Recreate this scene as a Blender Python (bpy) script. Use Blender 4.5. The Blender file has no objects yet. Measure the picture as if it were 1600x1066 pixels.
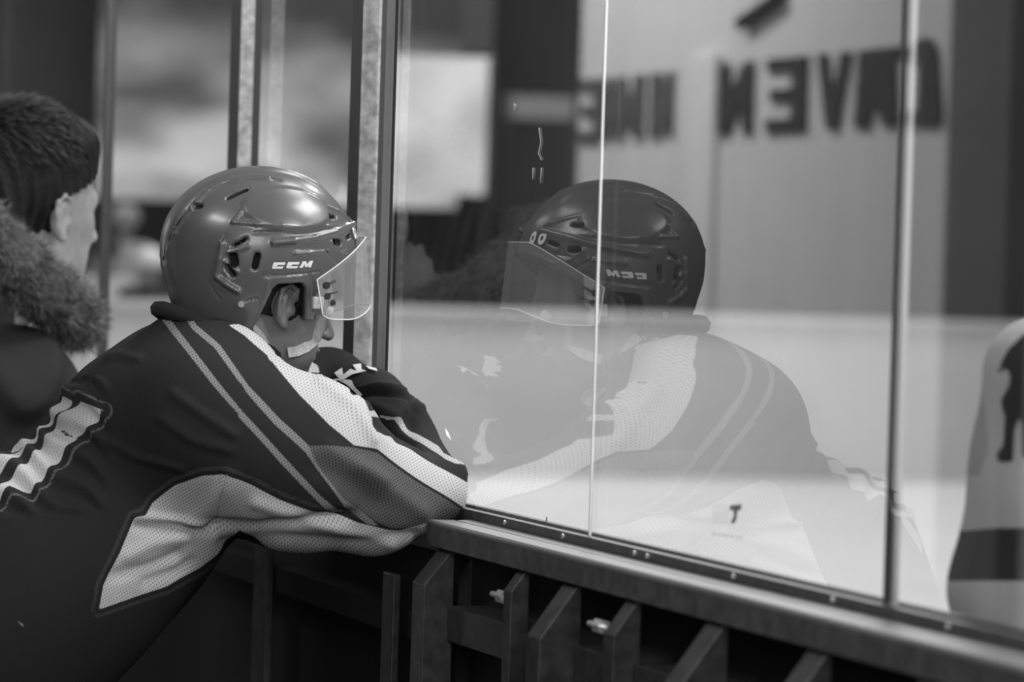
import bpy, math, random
import numpy as np
from mathutils import Vector, Matrix
from mathutils.geometry import tessellate_polygon

# ------------------------------------------------------------------ camera
FPX, CW, CH = 6000.0, 1600.0, 1066.0
AL, PIT, ROL = math.radians(18.87), math.radians(1.27), math.radians(1.75)
CAM = np.array([0.0, -1.757, 1.48])
_v0 = np.array([-math.cos(AL), math.sin(AL), 0.0])
_r0 = np.array([math.sin(AL), math.cos(AL), 0.0])
_v = _v0 * math.cos(PIT) + np.array([0, 0, -math.sin(PIT)])
_u0 = np.cross(_r0, _v)
_r = _r0 * math.cos(ROL) + _u0 * math.sin(ROL)
_u = -_r0 * math.sin(ROL) + _u0 * math.cos(ROL)
sc = bpy.context.scene
cam_d = bpy.data.cameras.new('camera')
cam = bpy.data.objects.new('camera', cam_d)
sc.collection.objects.link(cam)
sc.camera = cam
M = Matrix(((_r[0], _u[0], -_v[0], CAM[0]), (_r[1], _u[1], -_v[1], CAM[1]), (_r[2], _u[2], -_v[2], CAM[2]), (0, 0, 0, 1)))
cam.matrix_world = M
cam_d.sensor_width = 36.0
cam_d.lens = 36.0 * FPX / CW
cam_d.clip_start = 0.05
cam_d.clip_end = 200
cam_d.dof.use_dof = True
cam_d.dof.focus_distance = 5.55
cam_d.dof.aperture_fstop = 4.4

# ------------------------------------------------------------------ world, light, exposure
sc.view_settings.view_transform = 'Standard'
sc.view_settings.look = 'None'
sc.view_settings.gamma = 1.0
sc.view_settings.exposure = 0.0
sc.view_settings.use_curve_mapping = False
sc.cycles.use_denoising = True
sc.cycles.max_bounces = 10
sc.cycles.transparent_max_bounces = 24
w = bpy.data.worlds.new('world')
sc.world = w
w.use_nodes = True
w.node_tree.nodes['Background'].inputs[0].default_value = (1, 1, 1, 1)
w.node_tree.nodes['Background'].inputs[1].default_value = 0.27


def area(name, loc, target, sx, sy, power, spread=180):
    d = bpy.data.lights.new(name, 'AREA')
    d.shape = 'RECTANGLE'
    d.size = sx
    d.size_y = sy
    d.energy = power
    d.spread = math.radians(spread)
    o = bpy.data.objects.new(name, d)
    o.location = loc
    o.rotation_euler = (Vector(target) - Vector(loc)).to_track_quat('-Z', 'Y').to_euler()
    sc.collection.objects.link(o)
    o['kind'] = 'helper'
    return o


# rink lamps high over the ice
for i, (x, y) in enumerate([(-7.0, 2.6), (-12.0, 4.5), (-18.0, 6.0), (-24.5, 7.0)]):
    area('rink_lamp', (x, y, 6.8), (x, y, 0), 3.2, 1.2, [190, 300, 340, 420][i])
# rink floodlights high over the boards
area('rink_floodlight', (-4.6, 2.3, 4.6), (-5.4, -0.3, 1.2), 1.7, 1.1, 170)
area('rink_floodlight', (-2.5, 1.5, 3.3), (-5.2, -0.3, 1.15), 0.7, 0.5, 75)
area('mural_fill', (-31.5, 6.0, 7.5), (-36.5, 7.5, 3.0), 4.0, 1.0, 900)  # unseen fill added to brighten the mural
# corridor lamp that washes the rear wall
area('corridor_lamp', (-16.4, -2.7, 4.9), (-16.2, -4.5, 1.2), 2.6, 0.5, 205, 150)
# unseen soft fill added behind the camera to lift the player
area('camera_side_fill', (1.6, -1.9, 2.9), (-5.3, -0.4, 1.1), 2.6, 2.0, 135)
area('overhead_fill', (-4.4, -2.4, 3.5), (-4.9, -0.2, 0.9), 1.2, 0.3, 26)  # unseen, added to brighten the slanted bracket heads

# ------------------------------------------------------------------ geometry of the view (used only to find real positions)


def ray(px, py):
    d = _v + (px - CW / 2) / FPX * _r - (py - CH / 2) / FPX * _u
    return d


def W(px, py, depth):
    return CAM + ray(px, py) * depth


def on(axis, val, px, py):
    d = ray(px, py)
    return CAM + d * ((val - CAM[axis]) / d[axis])


def onmir(yw, px, py):
    p = on(1, -yw, px, py)
    return np.array([p[0], -p[1], p[2]])


def proj(P, mirror=False):
    P = np.array(P, dtype=np.float64)
    if mirror:
        P = P * np.array([1, -1, 1])
    Q = P - CAM
    z = Q @ _v
    return np.stack([CW / 2 + FPX * (Q @ _r) / z, CH / 2 - FPX * (Q @ _u) / z], -1)


# ------------------------------------------------------------------ object helpers
def link(o):
    sc.collection.objects.link(o)
    return o


def tag(o, label=None, cat=None, group=None, kind=None):
    if label:
        o['label'] = label
    if cat:
        o['category'] = cat
    if group:
        o['group'] = group
    if kind:
        o['kind'] = kind
    return o


def empty(name, loc=(0, 0, 0)):
    o = bpy.data.objects.new(name, None)
    o.location = [float(c) for c in loc]
    o.empty_display_size = 0.1
    return link(o)


def fix(o, parent):
    """parent without moving: geometry is written in world coordinates"""
    if parent is not None:
        o.parent = parent
        o.matrix_parent_inverse = Matrix.Translation(-parent.location) if parent.parent is None else Matrix.Identity(4)


def meshobj(name, V, F, mat, parent=None, smooth=False, attrs=None):
    me = bpy.data.meshes.new(name)
    V = np.asarray(V, dtype=np.float64)
    me.from_pydata([tuple(v) for v in V], [], [tuple(int(i) for i in f) for f in F])
    if smooth:
        me.polygons.foreach_set('use_smooth', [True] * len(me.polygons))
    if attrs:
        for k, a in attrs.items():
            at = me.attributes.new(k, 'FLOAT', 'POINT')
            at.data.foreach_set('value', np.asarray(a, dtype=np.float32))
    me.update()
    me.materials.append(mat)
    o = link(bpy.data.objects.new(name, me))
    fix(o, parent)
    return o


class MB:
    def __init__(s):
        s.V = []
        s.F = []

    def add(s, V, F):
        n = len(s.V)
        s.V += [tuple(float(c) for c in v) for v in V]
        s.F += [tuple(i + n for i in f) for f in F]
        return s

    def box(s, a, b):
        x0, y0, z0 = [min(a[i], b[i]) for i in range(3)]
        x1, y1, z1 = [max(a[i], b[i]) for i in range(3)]
        return s.add([(x0, y0, z0), (x1, y0, z0), (x1, y1, z0), (x0, y1, z0), (x0, y0, z1), (x1, y0, z1), (x1, y1, z1), (x0, y1, z1)],
                     [(0, 3, 2, 1), (4, 5, 6, 7), (0, 1, 5, 4), (1, 2, 6, 5), (2, 3, 7, 6), (3, 0, 4, 7)])

    def prism_x(s, prof, x0, x1):
        n = len(prof)
        V = [(x0, y, z) for y, z in prof] + [(x1, y, z) for y, z in prof]
        F = [tuple(range(n)), tuple(range(2 * n - 1, n - 1, -1))] + [(i, i + n, (i + 1) % n + n, (i + 1) % n) for i in range(n)]
        return s.add(V, F)

    def tube(s, pts, r, n=8, closed=False, caps=True):
        pts = [np.array(p, float) for p in pts]
        rs = r if isinstance(r, (list, tuple)) else [r] * len(pts)
        V, F = [], []
        m = len(pts)
        a = None
        for i, p in enumerate(pts):
            t = pts[min(i + 1, m - 1)] - pts[max(i - 1, 0)]
            t /= (np.linalg.norm(t) + 1e-12)
            if a is None:
                a = np.cross(t, [0.1, 0.2, 1.0])
            a = a - t * (a @ t)
            a /= (np.linalg.norm(a) + 1e-12)
            b = np.cross(t, a)
            for k in range(n):
                q = 2 * math.pi * k / n
                V.append(p + rs[i] * (math.cos(q) * a + math.sin(q) * b))
        for i in range(m - 1):
            for k in range(n):
                F.append((i * n + k, i * n + (k + 1) % n, (i + 1) * n + (k + 1) % n, (i + 1) * n + k))
        if caps:
            F.append(tuple(range(n - 1, -1, -1)))
            F.append(tuple((m - 1) * n + k for k in range(n)))
        return s.add(V, F)

    def build(s, name, mat, parent=None, smooth=False, bevel=0):
        o = meshobj(name, s.V, s.F, mat, parent, smooth)
        if bevel:
            b = o.modifiers.new('bevel', 'BEVEL')
            b.width = bevel
            b.segments = 2
            b.limit_method = 'ANGLE'
        return o


# ------------------------------------------------------------------ materials
def nodes(name):
    m = bpy.data.materials.new(name)
    m.use_nodes = True
    nt = m.node_tree
    return m, nt, nt.nodes['Principled BSDF']


def g(v):
    return (v, v, v, 1)


def plain(name, v, rough=0.6, metal=0.0, noise=0.0, scale=30.0, bump=0.0, coat=0.0, spec=0.5, stretch=None, sheen=0.0):
    m, nt, b = nodes(name)
    b.inputs['Base Color'].default_value = g(v)
    b.inputs['Roughness'].default_value = rough
    b.inputs['Metallic'].default_value = metal
    b.inputs['Coat Weight'].default_value = coat
    b.inputs['Coat Roughness'].default_value = 0.08
    b.inputs['Specular IOR Level'].default_value = spec
    b.inputs['Sheen Weight'].default_value = sheen
    if noise or bump:
        tc = nt.nodes.new('ShaderNodeTexCoord')
        mp = nt.nodes.new('ShaderNodeMapping')
        mp.inputs['Scale'].default_value = stretch or (1, 1, 1)
        n = nt.nodes.new('ShaderNodeTexNoise')
        n.inputs['Scale'].default_value = scale
        n.inputs['Detail'].default_value = 5
        nt.links.new(tc.outputs['Object'], mp.inputs[0])
        nt.links.new(mp.outputs[0], n.inputs['Vector'])
        if noise:
            r = nt.nodes.new('ShaderNodeMapRange')
            r.inputs['From Min'].default_value = 0.3
            r.inputs['From Max'].default_value = 0.7
            r.inputs['To Min'].default_value = max(0, v * (1 - noise))
            r.inputs['To Max'].default_value = v * (1 + noise)
            nt.links.new(n.outputs['Fac'], r.inputs['Value'])
            nt.links.new(r.outputs[0], b.inputs['Base Color'])
        if bump:
            bp = nt.nodes.new('ShaderNodeBump')
            bp.inputs['Strength'].default_value = bump
            bp.inputs['Distance'].default_value = 0.003
            nt.links.new(n.outputs['Fac'], bp.inputs['Height'])
            nt.links.new(bp.outputs[0], b.inputs['Normal'])
    return m


def glassy(name, refl, tint=1.0, rough=0.0):
    m = bpy.data.materials.new(name)
    m.use_nodes = True
    nt = m.node_tree
    nt.nodes.clear()
    out = nt.nodes.new('ShaderNodeOutputMaterial')
    mix = nt.nodes.new('ShaderNodeMixShader')
    tr = nt.nodes.new('ShaderNodeBsdfTransparent')
    tr.inputs[0].default_value = g(tint)
    gl = nt.nodes.new('ShaderNodeBsdfGlossy')
    gl.inputs['Roughness'].default_value = rough
    mix.inputs[0].default_value = refl
    nt.links.new(tr.outputs[0], mix.inputs[1])
    nt.links.new(gl.outputs[0], mix.inputs[2])
    nt.links.new(mix.outputs[0], out.inputs[0])
    return m


def hazy(name, refl, haze):
    m = glassy(name, refl, 0.96, 0.03)
    nt = m.node_tree
    out = [n for n in nt.nodes if n.type == 'OUTPUT_MATERIAL'][0]
    first = out.inputs[0].links[0].from_socket
    df = nt.nodes.new('ShaderNodeBsdfDiffuse')
    df.inputs[0].default_value = g(0.8)
    mx = nt.nodes.new('ShaderNodeMixShader')
    mx.inputs[0].default_value = haze
    nt.links.new(first, mx.inputs[1])
    nt.links.new(df.outputs[0], mx.inputs[2])
    nt.links.new(mx.outputs[0], out.inputs[0])
    return m


def pattern(name, base, layers, rough=0.85, knit=True):
    """layers: (attribute, value, knit strength); attribute < 0 is inside"""
    m, nt, b = nodes(name)
    b.inputs['Roughness'].default_value = rough
    b.inputs['Specular IOR Level'].default_value = 0.15
    col = None
    kn = None
    if knit:
        au = nt.nodes.new('ShaderNodeAttribute')
        au.attribute_name = 'knit_u'
        av = nt.nodes.new('ShaderNodeAttribute')
        av.attribute_name = 'knit_v'

        def s(a, f, ph=0.0):
            x = nt.nodes.new('ShaderNodeMath')
            x.operation = 'MULTIPLY_ADD'
            x.inputs[1].default_value = f
            x.inputs[2].default_value = ph
            nt.links.new(a.outputs['Fac'], x.inputs[0])
            y = nt.nodes.new('ShaderNodeMath')
            y.operation = 'SINE'
            nt.links.new(x.outputs[0], y.inputs[0])
            return y
        f = 2 * math.pi
        p = nt.nodes.new('ShaderNodeMath')
        p.operation = 'MULTIPLY'
        nt.links.new(s(au, f / 5.6).outputs[0], p.inputs[0])
        nt.links.new(s(av, f / 7.4).outputs[0], p.inputs[1])
        kn = nt.nodes.new('ShaderNodeMapRange')
        kn.interpolation_type = 'SMOOTHSTEP'
        kn.inputs['From Min'].default_value = 0.25
        kn.inputs['From Max'].default_value = 0.7
        nt.links.new(p.outputs[0], kn.inputs['Value'])
    prev = nt.nodes.new('ShaderNodeRGB')
    prev.outputs[0].default_value = g(base)
    prev = prev.outputs[0]
    for at, v, ks in layers:
        a = nt.nodes.new('ShaderNodeAttribute')
        a.attribute_name = at
        r = nt.nodes.new('ShaderNodeMapRange')
        r.inputs['From Min'].default_value = 0.7
        r.inputs['From Max'].default_value = -0.7
        nt.links.new(a.outputs['Fac'], r.inputs['Value'])
        mx = nt.nodes.new('ShaderNodeMix')
        mx.data_type = 'RGBA'
        nt.links.new(r.outputs[0], mx.inputs[0])
        nt.links.new(prev, mx.inputs[6])
        if kn is not None and ks > 0:
            k = nt.nodes.new('ShaderNodeMapRange')
            k.inputs['To Min'].default_value = v
            k.inputs['To Max'].default_value = v * (1 - ks)
            nt.links.new(kn.outputs[0], k.inputs['Value'])
            nt.links.new(k.outputs[0], mx.inputs[7])
        else:
            mx.inputs[7].default_value = g(v)
        prev = mx.outputs[2]
    nt.links.new(prev, b.inputs['Base Color'])
    if kn is not None:
        bp = nt.nodes.new('ShaderNodeBump')
        bp.inputs['Strength'].default_value = 0.25
        bp.inputs['Distance'].default_value = 0.0015
        bp.invert = True
        nt.links.new(kn.outputs[0], bp.inputs['Height'])
        nt.links.new(bp.outputs[0], b.inputs['Normal'])
    return m


m_black = plain('black_paint', 0.018, 0.7, spec=0.2)
m_rubber = plain('black_rubber', 0.016, 0.5)
m_board = plain('dark_painted_steel', 0.03, 0.5, noise=0.35, scale=60)
m_bracket = plain('weathered_steel_bracket', 0.045, 0.45, metal=0.2, noise=0.45, scale=45)
m_alu = plain('worn_aluminium_post', 0.34, 0.5, metal=0.35, noise=0.35, scale=70, bump=0.3)
m_alud = plain('alu_shade_and_seam', 0.05, 0.5, noise=0.2)  # shade of the posts' bench-side face as colour; also a dark seam edge
m_ledge = plain('brushed_ledge', 0.17, 0.45, metal=0.0, noise=0.3, scale=14, stretch=(0.15, 9, 3), bump=0.1)
m_ledgef = plain('ledge_front_face', 0.07, 0.6, noise=0.35, scale=50)
m_chan = plain('glass_channel', 0.07, 0.45, metal=0.3, noise=0.3, scale=40)
m_bolt = plain('zinc_bolt', 0.7, 0.3, metal=0.6)
m_seam = plain('polished_glass_edge', 0.8, 0.3)
m_ice = plain('ice', 0.92, 0.35, noise=0.05, scale=0.8)
m_whiteb = plain('white_dasher_board', 0.52, 0.5, noise=0.05, scale=1.5)
m_floor = plain('dark_rubber_floor', 0.03, 0.8, noise=0.3, scale=20)
m_skin = plain('skin', 0.16, 0.45, noise=0.12, scale=60, bump=0.15)
m_hair = plain('dark_hair', 0.014, 0.6, noise=0.5, scale=80, spec=0.25)
m_skin2 = plain('lit_skin', 0.34, 0.55, noise=0.12, scale=60, bump=0.15)  # lighter tone carries the rink light on the man's face
m_shell = plain('helmet_shell', 0.09, 0.34, coat=0.5, noise=0.06, scale=40)
m_shell.node_tree.nodes['Principled BSDF'].inputs['Coat Roughness'].default_value = 0.2
m_padding = plain('helmet_padding', 0.014, 0.9)
m_white = plain('white_print', 0.75, 0.5)
m_strap = plain('chin_strap', 0.42, 0.6, noise=0.2, scale=200)
m_visor = hazy('visor_plastic', 0.16, 0.16)
m_vedge = plain('visor_edge', 0.62, 0.25)
m_pants = plain('black_nylon', 0.016, 0.9, bump=0.3, scale=25, spec=0.08)
m_piping = plain('grey_piping', 0.16, 0.7)

# ------------------------------------------------------------------ signed distance helpers


def smin(a, b, k):
    h = np.clip(0.5 + 0.5 * (b - a) / k, 0, 1)
    return b * (1 - h) + a * h - k * h * (1 - h)


def cap(P, a, b, r0, r1=None):
    r1 = r0 if r1 is None else r1
    a = np.asarray(a, np.float32)
    b = np.asarray(b, np.float32)
    ba = b - a
    pa = P - a
    t = np.clip((pa @ ba) / max(float(ba @ ba), 1e-12), 0, 1)
    return np.linalg.norm(pa - t[..., None] * ba, axis=-1) - (r0 + (r1 - r0) * t)


def ell(P, c, r, R=None):
    q = P - np.asarray(c, np.float32)
    if R is not None:
        q = q @ np.asarray(R, np.float32)
    r = np.asarray(r, np.float32)
    k0 = np.linalg.norm(q / r, axis=-1)
    k1 = np.linalg.norm(q / (r * r), axis=-1) + 1e-9
    return k0 * (k0 - 1) / k1


def poly_sdf(p, poly):
    """signed distance of 2D points to a polygon, negative inside"""
    poly = np.asarray(poly, np.float64)
    n = len(poly)
    d = np.full(p.shape[0], 1e9)
    inside = np.zeros(p.shape[0], bool)
    for i in range(n):
        a = poly[i]
        b = poly[(i + 1) % n]
        e = b - a
        v = p - a
        t = np.clip((v @ e) / (e @ e + 1e-12), 0, 1)
        d = np.minimum(d, np.linalg.norm(v - t[:, None] * e, axis=1))
        c = ((a[1] > p[:, 1]) != (b[1] > p[:, 1]))
        xx = (b[0] - a[0]) * (p[:, 1] - a[1]) / ((b[1] - a[1]) if abs(b[1] - a[1]) > 1e-9 else 1e-9) + a[0]
        inside ^= c & (p[:, 0] < xx)
    return np.where(inside, -d, d)


def line_sdf(p, pl):
    d = np.full(p.shape[0], 1e9)
    for a, b in zip(pl[:-1], pl[1:]):
        a = np.asarray(a, float)
        b = np.asarray(b, float)
        e = b - a
        v = p - a
        t = np.clip((v @ e) / (e @ e + 1e-12), 0, 1)
        d = np.minimum(d, np.linalg.norm(v - t[:, None] * e, axis=1))
    return d


def nets(f, lo, hi, h):
    """closed surface of f < 0 as quads (naive surface nets)"""
    lo = np.asarray(lo, float)
    n = np.ceil((np.asarray(hi, float) - lo) / h).astype(int) + 1
    ax = [(lo[i] + h * np.arange(n[i])).astype(np.float32) for i in range(3)]
    F = np.empty(n, np.float32)
    Y, Z = np.meshgrid(ax[1], ax[2], indexing='ij')
    for i0 in range(0, n[0], 16):
        xs = ax[0][i0:i0 + 16]
        P = np.empty((len(xs), n[1], n[2], 3), np.float32)
        P[..., 0] = xs[:, None, None]
        P[..., 1] = Y
        P[..., 2] = Z
        F[i0:i0 + 16] = f(P.reshape(-1, 3)).reshape(len(xs), n[1], n[2])
    F[0] = F[-1] = 1
    F[:, 0] = F[:, -1] = 1
    F[:, :, 0] = F[:, :, -1] = 1
    S = F < 0
    c = [(i, j, k) for i in (0, 1) for j in (0, 1) for k in (0, 1)]

    def sl(o):
        return tuple(slice(o[a], n[a] - 1 + o[a]) for a in range(3))
    cnt = sum(S[sl(o)].astype(np.int8) for o in c)
    act = np.argwhere((cnt > 0) & (cnt < 8))
    idx = -np.ones(tuple(n - 1), np.int64)
    idx[act[:, 0], act[:, 1], act[:, 2]] = np.arange(len(act))
    val = {o: F[act[:, 0] + o[0], act[:, 1] + o[1], act[:, 2] + o[2]] for o in c}
    acc = np.zeros((len(act), 3))
    m = np.zeros(len(act))
    for o in c:
        for a in range(3):
            if o[a] == 0:
                q = list(o)
                q[a] = 1
                fa, fb = val[o], val[tuple(q)]
                cr = (fa < 0) != (fb < 0)
                t = np.where(cr, fa / np.where(cr, fa - fb, 1), 0)
                pos = np.tile(np.array(o, float), (len(act), 1))
                pos[:, a] += t
                acc += np.where(cr[:, None], pos, 0)
                m += cr
    V = lo + (act + acc / m[:, None]) * h
    quads = []
    for a in range(3):
        b_, c_ = (a + 1) % 3, (a + 2) % 3
        s0 = [slice(0, n[i]) for i in range(3)]
        s1 = list(s0)
        s0[a] = slice(0, n[a] - 1)
        s1[a] = slice(1, n[a])
        ch = np.argwhere(S[tuple(s0)] != S[tuple(s1)])
        ins = S[tuple(s0)][ch[:, 0], ch[:, 1], ch[:, 2]]

        def gi(db, dc):
            q = ch.copy()
            q[:, b_] += db
            q[:, c_] += dc
            return idx[q[:, 0], q[:, 1], q[:, 2]]
        q = np.stack([gi(-1, -1), gi(0, -1), gi(0, 0), gi(-1, 0)], 1)
        q[~ins] = q[~ins][:, ::-1]
        quads.append(q)
    Q = np.concatenate(quads)
    return V, Q


def normals(V, Q):
    N = np.zeros_like(V)
    fn = np.cross(V[Q[:, 2]] - V[Q[:, 0]], V[Q[:, 3]] - V[Q[:, 1]])
    for k in range(4):
        np.add.at(N, Q[:, k], fn)
    return N / (np.linalg.norm(N, axis=1, keepdims=True) + 1e-12)


def relax(V, Q, it=1, lam=0.5):
    for _ in range(it):
        A = np.zeros_like(V)
        c = np.zeros(len(V))
        for k in range(4):
            a, b = Q[:, k], Q[:, (k + 1) % 4]
            np.add.at(A, a, V[b])
            np.add.at(A, b, V[a])
            np.add.at(c, a, 1)
            np.add.at(c, b, 1)
        V = V + lam * (A / c[:, None] - V)
    return V


def fastmesh(name, V, Q, mat, parent=None, attrs=None):
    me = bpy.data.meshes.new(name)
    me.vertices.add(len(V))
    me.vertices.foreach_set('co', V.astype(np.float32).ravel())
    me.loops.add(Q.size)
    me.loops.foreach_set('vertex_index', Q.astype(np.int32).ravel())
    me.polygons.add(len(Q))
    me.polygons.foreach_set('loop_start', np.arange(0, Q.size, 4, dtype=np.int32))
    me.polygons.foreach_set('use_smooth', np.ones(len(Q), bool))
    for k, a in (attrs or {}).items():
        at = me.attributes.new(k, 'FLOAT', 'POINT')
        at.data.foreach_set('value', np.asarray(a, dtype=np.float32))
    me.update(calc_edges=True)
    me.validate()
    me.materials.append(mat)
    o = link(bpy.data.objects.new(name, me))
    fix(o, parent)
    return o


def sdfobj(name, f, lo, hi, h, mat, parent=None, rel=1):
    V, Q = nets(f, lo, hi, h)
    V = relax(V, Q, rel)
    return fastmesh(name, V, Q, mat, parent)


def march(f, px, py, t0=4.6, t1=7.2):
    d = ray(px, py)
    t = t0
    for _ in range(160):
        p = CAM + d * t
        s = float(f(p[None, :].astype(np.float32))[0])
        if s < 0.0003:
            break
        t += s * 0.7
        if t > t1:
            return None
    return CAM + d * t


def grad(f, p, e=0.002):
    P = np.array([p + e * np.eye(3)[i] for i in range(3)] + [p - e * np.eye(3)[i] for i in range(3)], np.float32)
    v = f(P)
    n = np.array([v[0] - v[3], v[1] - v[4], v[2] - v[5]], float)
    return n / np.linalg.norm(n)


def decal(name, f, polys, mat, parent, off=0.0012):
    """flat prints laid on a curved surface: outline points found on the surface"""
    mb = MB()
    for poly in polys:
        pts = []
        for i in range(len(poly)):
            pts.append(poly[i])
        V = []
        hits = [march(f, px, py) for px, py in pts]
        ok = [h_ for h_ in hits if h_ is not None]
        if not ok:
            continue
        dm = float(np.mean([(h_ - CAM) @ _v for h_ in ok]))
        for (px, py), p in zip(pts, hits):
            V.append(p + grad(f, p) * off if p is not None else W(px, py, dm))
        tri = tessellate_polygon([[Vector((a[0], a[1], 0)) for a in pts]])
        mb.add(V, [tuple(t) for t in tri])
    o = mb.build(name, mat, parent)
    return o


# ==================================================================== SETTING
def struct(o):
    o['kind'] = 'structure'
    return o


ZL = 1.48 - (467 / FPX) * 1.735 / (math.sin(AL) + 0.0333 * math.cos(AL))        # top of the ledge
X1 = 0.9
struct(MB().box((-70, -4.75, -0.10), (X1 + 1.5, -0.02, 0.0)).build('floor', m_floor))
ice = MB()
ice.add([(-45, 0.062, -0.22), (3, 0.062, -0.22), (3, 30, -0.22), (-45, 30, -0.22)], [(0, 1, 2, 3)])
tag(ice.build('ice', m_ice), 'bright white sheet of ice beyond the glass', 'ice', kind='structure')

# rear wall of the bench corridor (seen mirrored in the glass)
YW = -4.5
m_rear = plain('rear_wall_paint', 0.78, 0.8, noise=0.05, scale=1.5, stretch=(6, 1, 0.3))
m_pil = plain('pilaster_paint', 0.86, 0.8)
xl = onmir(YW, 905, 300)[0]
xr_ = onmir(YW, 1578, 300)[0]
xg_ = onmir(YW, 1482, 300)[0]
struct(MB().box((xl, YW - 0.1, 0), (xg_, YW, 4.2)).build('wall_rear', m_rear))
struct(MB().box((xg_, YW - 0.1, 0), (xr_, YW, 4.2)).build('wall_rear_falloff', plain('falloff_wall_tone', 0.13, 0.85)))  # light falling off along the wall, put into its colour
m_dark = plain('dark_curtain', 0.02, 0.9, noise=0.4, scale=3, stretch=(5, 1, 0.3))
struct(MB().box((-70, YW - 0.25, 0), (xl, YW - 0.15, 4.2)).build('wall_rear_left', m_dark))
struct(MB().box((xr_, YW - 0.25, 0), (X1 + 1.5, YW - 0.15, 4.2)).build('wall_rear_right', m_dark))
xa, xb = onmir(YW, 1085, 300)[0], onmir(YW, 1125, 300)[0]
tag(MB().box((xa, YW + 0.002, 0), (xb, YW + 0.03, onmir(YW, 1105, 85)[2])).build('pilaster', m_pil, bevel=0.004),
    'pale vertical strip on the rear wall between the two dark words, mirrored in the glass', 'wall panel')

# lettering on the rear wall
m_letter = plain('dark_wall_lettering', 0.02, 0.7)
m_letter2 = plain('grey_wall_lettering', 0.10, 0.7)
# glyphs on a unit cell, strokes as polygons; x runs to the reader's right
GL = {
    'C': [[(-.05, 0.08), (.05, -.04), (1, 0), (1, .18), (.62, .18), (.62, .80), (1, .80), (1, .96), (.5, 1.08), (.30, 1.04), (.15, .92)]],
    'A': [[(0, 0), (.34, 0), (.40, .22), (.60, .22), (.66, 0), (1, 0), (.92, 1), (-.05, 1), (-.05, .86), (.1, .84)]],
    'T': [[(.36, 0), (.64, 0), (.64, .8), (1, .8), (1, 1), (0, 1), (0, .8), (.36, .8)]],
    'V': [[(.34, 0), (.66, 0), (1, 1), (.7, 1), (.5, .3), (.3, 1), (0, 1)]],
    'E': [[(0, 0), (1, 0), (1, .17), (.36, .17), (.36, .42), (.9, .42), (.9, .58), (.36, .58), (.36, .83), (1, .83), (1, 1), (0, 1)]],
    'N': [[(0, 0), (.28, 0), (.28, .5), (.72, 0), (1, 0), (1, 1), (.72, 1), (.72, .5), (.28, 1), (0, 1)]],
    'I': [[(.3, 0), (.7, 0), (.7, 1), (.3, 1)]],
    'M': [[(0, 0), (.22, 0), (.22, .6), (.5, .1), (.78, .6), (.78, 0), (1, 0), (1, 1), (.78, 1), (.5, .45), (.22, 1), (0, 1)]],
}


def word(name, spec, mat, z0, z1, label):
    root = empty(name, (onmir(YW, spec[0][1], 200)[0], YW, z0))
    for ch, pr, pl in spec:
        a, b = onmir(YW, pr, 150)[0], onmir(YW, pl, 150)[0]
        mb = MB()
        for poly in GL[ch]:
            n = len(poly)
            P = [(a + (b - a) * x, z0 + (z1 - z0) * z) for x, z in poly]
            V = [(x, YW + 0.001, z) for x, z in P] + [(x, YW + 0.02, z) for x, z in P]
            tri = tessellate_polygon([[Vector((x, z, 0)) for x, z in P]])
            F = [tuple(t) for t in tri] + [tuple(i + n for i in t[::-1]) for t in tri] + [(i, (i + 1) % n, (i + 1) % n + n, i + n) for i in range(n)]
            mb.add(V, F)
        mb.build('letter', mat, root)
    tag(root, label, 'lettering')
    return root


zb = onmir(YW, 1300, 202)[2]
zt = onmir(YW, 1300, 84)[2]
word('wall_lettering', [('C', 1478, 1424), ('A', 1412, 1345), ('V', 1336, 1284), ('E', 1268, 1206), ('N', 1184, 1133)], m_letter, zb, zt,
     'large black word on the rear wall, mirrored in the glass at the upper right')
word('wall_lettering', [('N', 1060, 1034), ('I', 1036, 1020), ('I', 1018, 1004), ('M', 1006, 978), ('N', 978, 954), ('E', 948, 914)], m_letter2, zb, zt - 0.01,
     'smaller grey word on the rear wall, mirrored in the glass left of the pale strip')
p0, p1 = onmir(YW, 1170, 38), onmir(YW, 1235, -8)
tag(MB().tube([(p0[0], YW + .03, p0[2]), (p1[0], YW + .03, p1[2])], 0.03).build('wall_bracket', m_letter, smooth=True),
    'dark slanting bar on the rear wall above the big black word, mirrored in the glass', 'bar')

# ---------------- the boards: ledge, channel, brackets
LF = on(2, ZL, 1000, 894)[1]            # front edge of ledge
XL0 = on(1, LF, 668, 820)[0]
ledge = empty('rink_boards', ((XL0 + X1) / 2, LF / 2, 0))
tag(ledge, 'dark rink boards topped by a long grey metal ledge under the glass', 'rink boards')
MB().prism_x([(-0.024, ZL), (LF * 0.50, ZL - 0.001), (LF * 0.52, ZL - 0.003), (LF * 0.56, ZL - 0.003), (LF * 0.58, ZL - 0.0005), (LF + 0.003, ZL), (LF, ZL - 0.003), (LF, ZL - 0.006), (-0.024, ZL - 0.012)], XL0, X1).build('ledge_top', m_ledge, ledge)
MB().box((XL0, LF - 0.001, ZL - 0.036), (X1, LF + 0.012, ZL - 0.006)).build('front_lip', m_ledgef, ledge)
ch = MB().box((XL0 - 2.2, -0.022, ZL - 0.02), (X1, -0.009, ZL + 0.013)).box((XL0 - 2.2, 0.009, ZL - 0.02), (X1, 0.02, ZL + 0.014)).build('glass_channel', m_chan, ledge)
for px in (815, 907, 1020, 1040, 1176, 1333, 1515):
    p = on(1, -0.022, px, 0)
    mb = MB().tube([(p[0], -0.021, ZL + 0.007), (p[0], -0.0245, ZL + 0.007)], 0.0034, 8)
    mb.build('screw', m_bolt, ledge)

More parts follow.
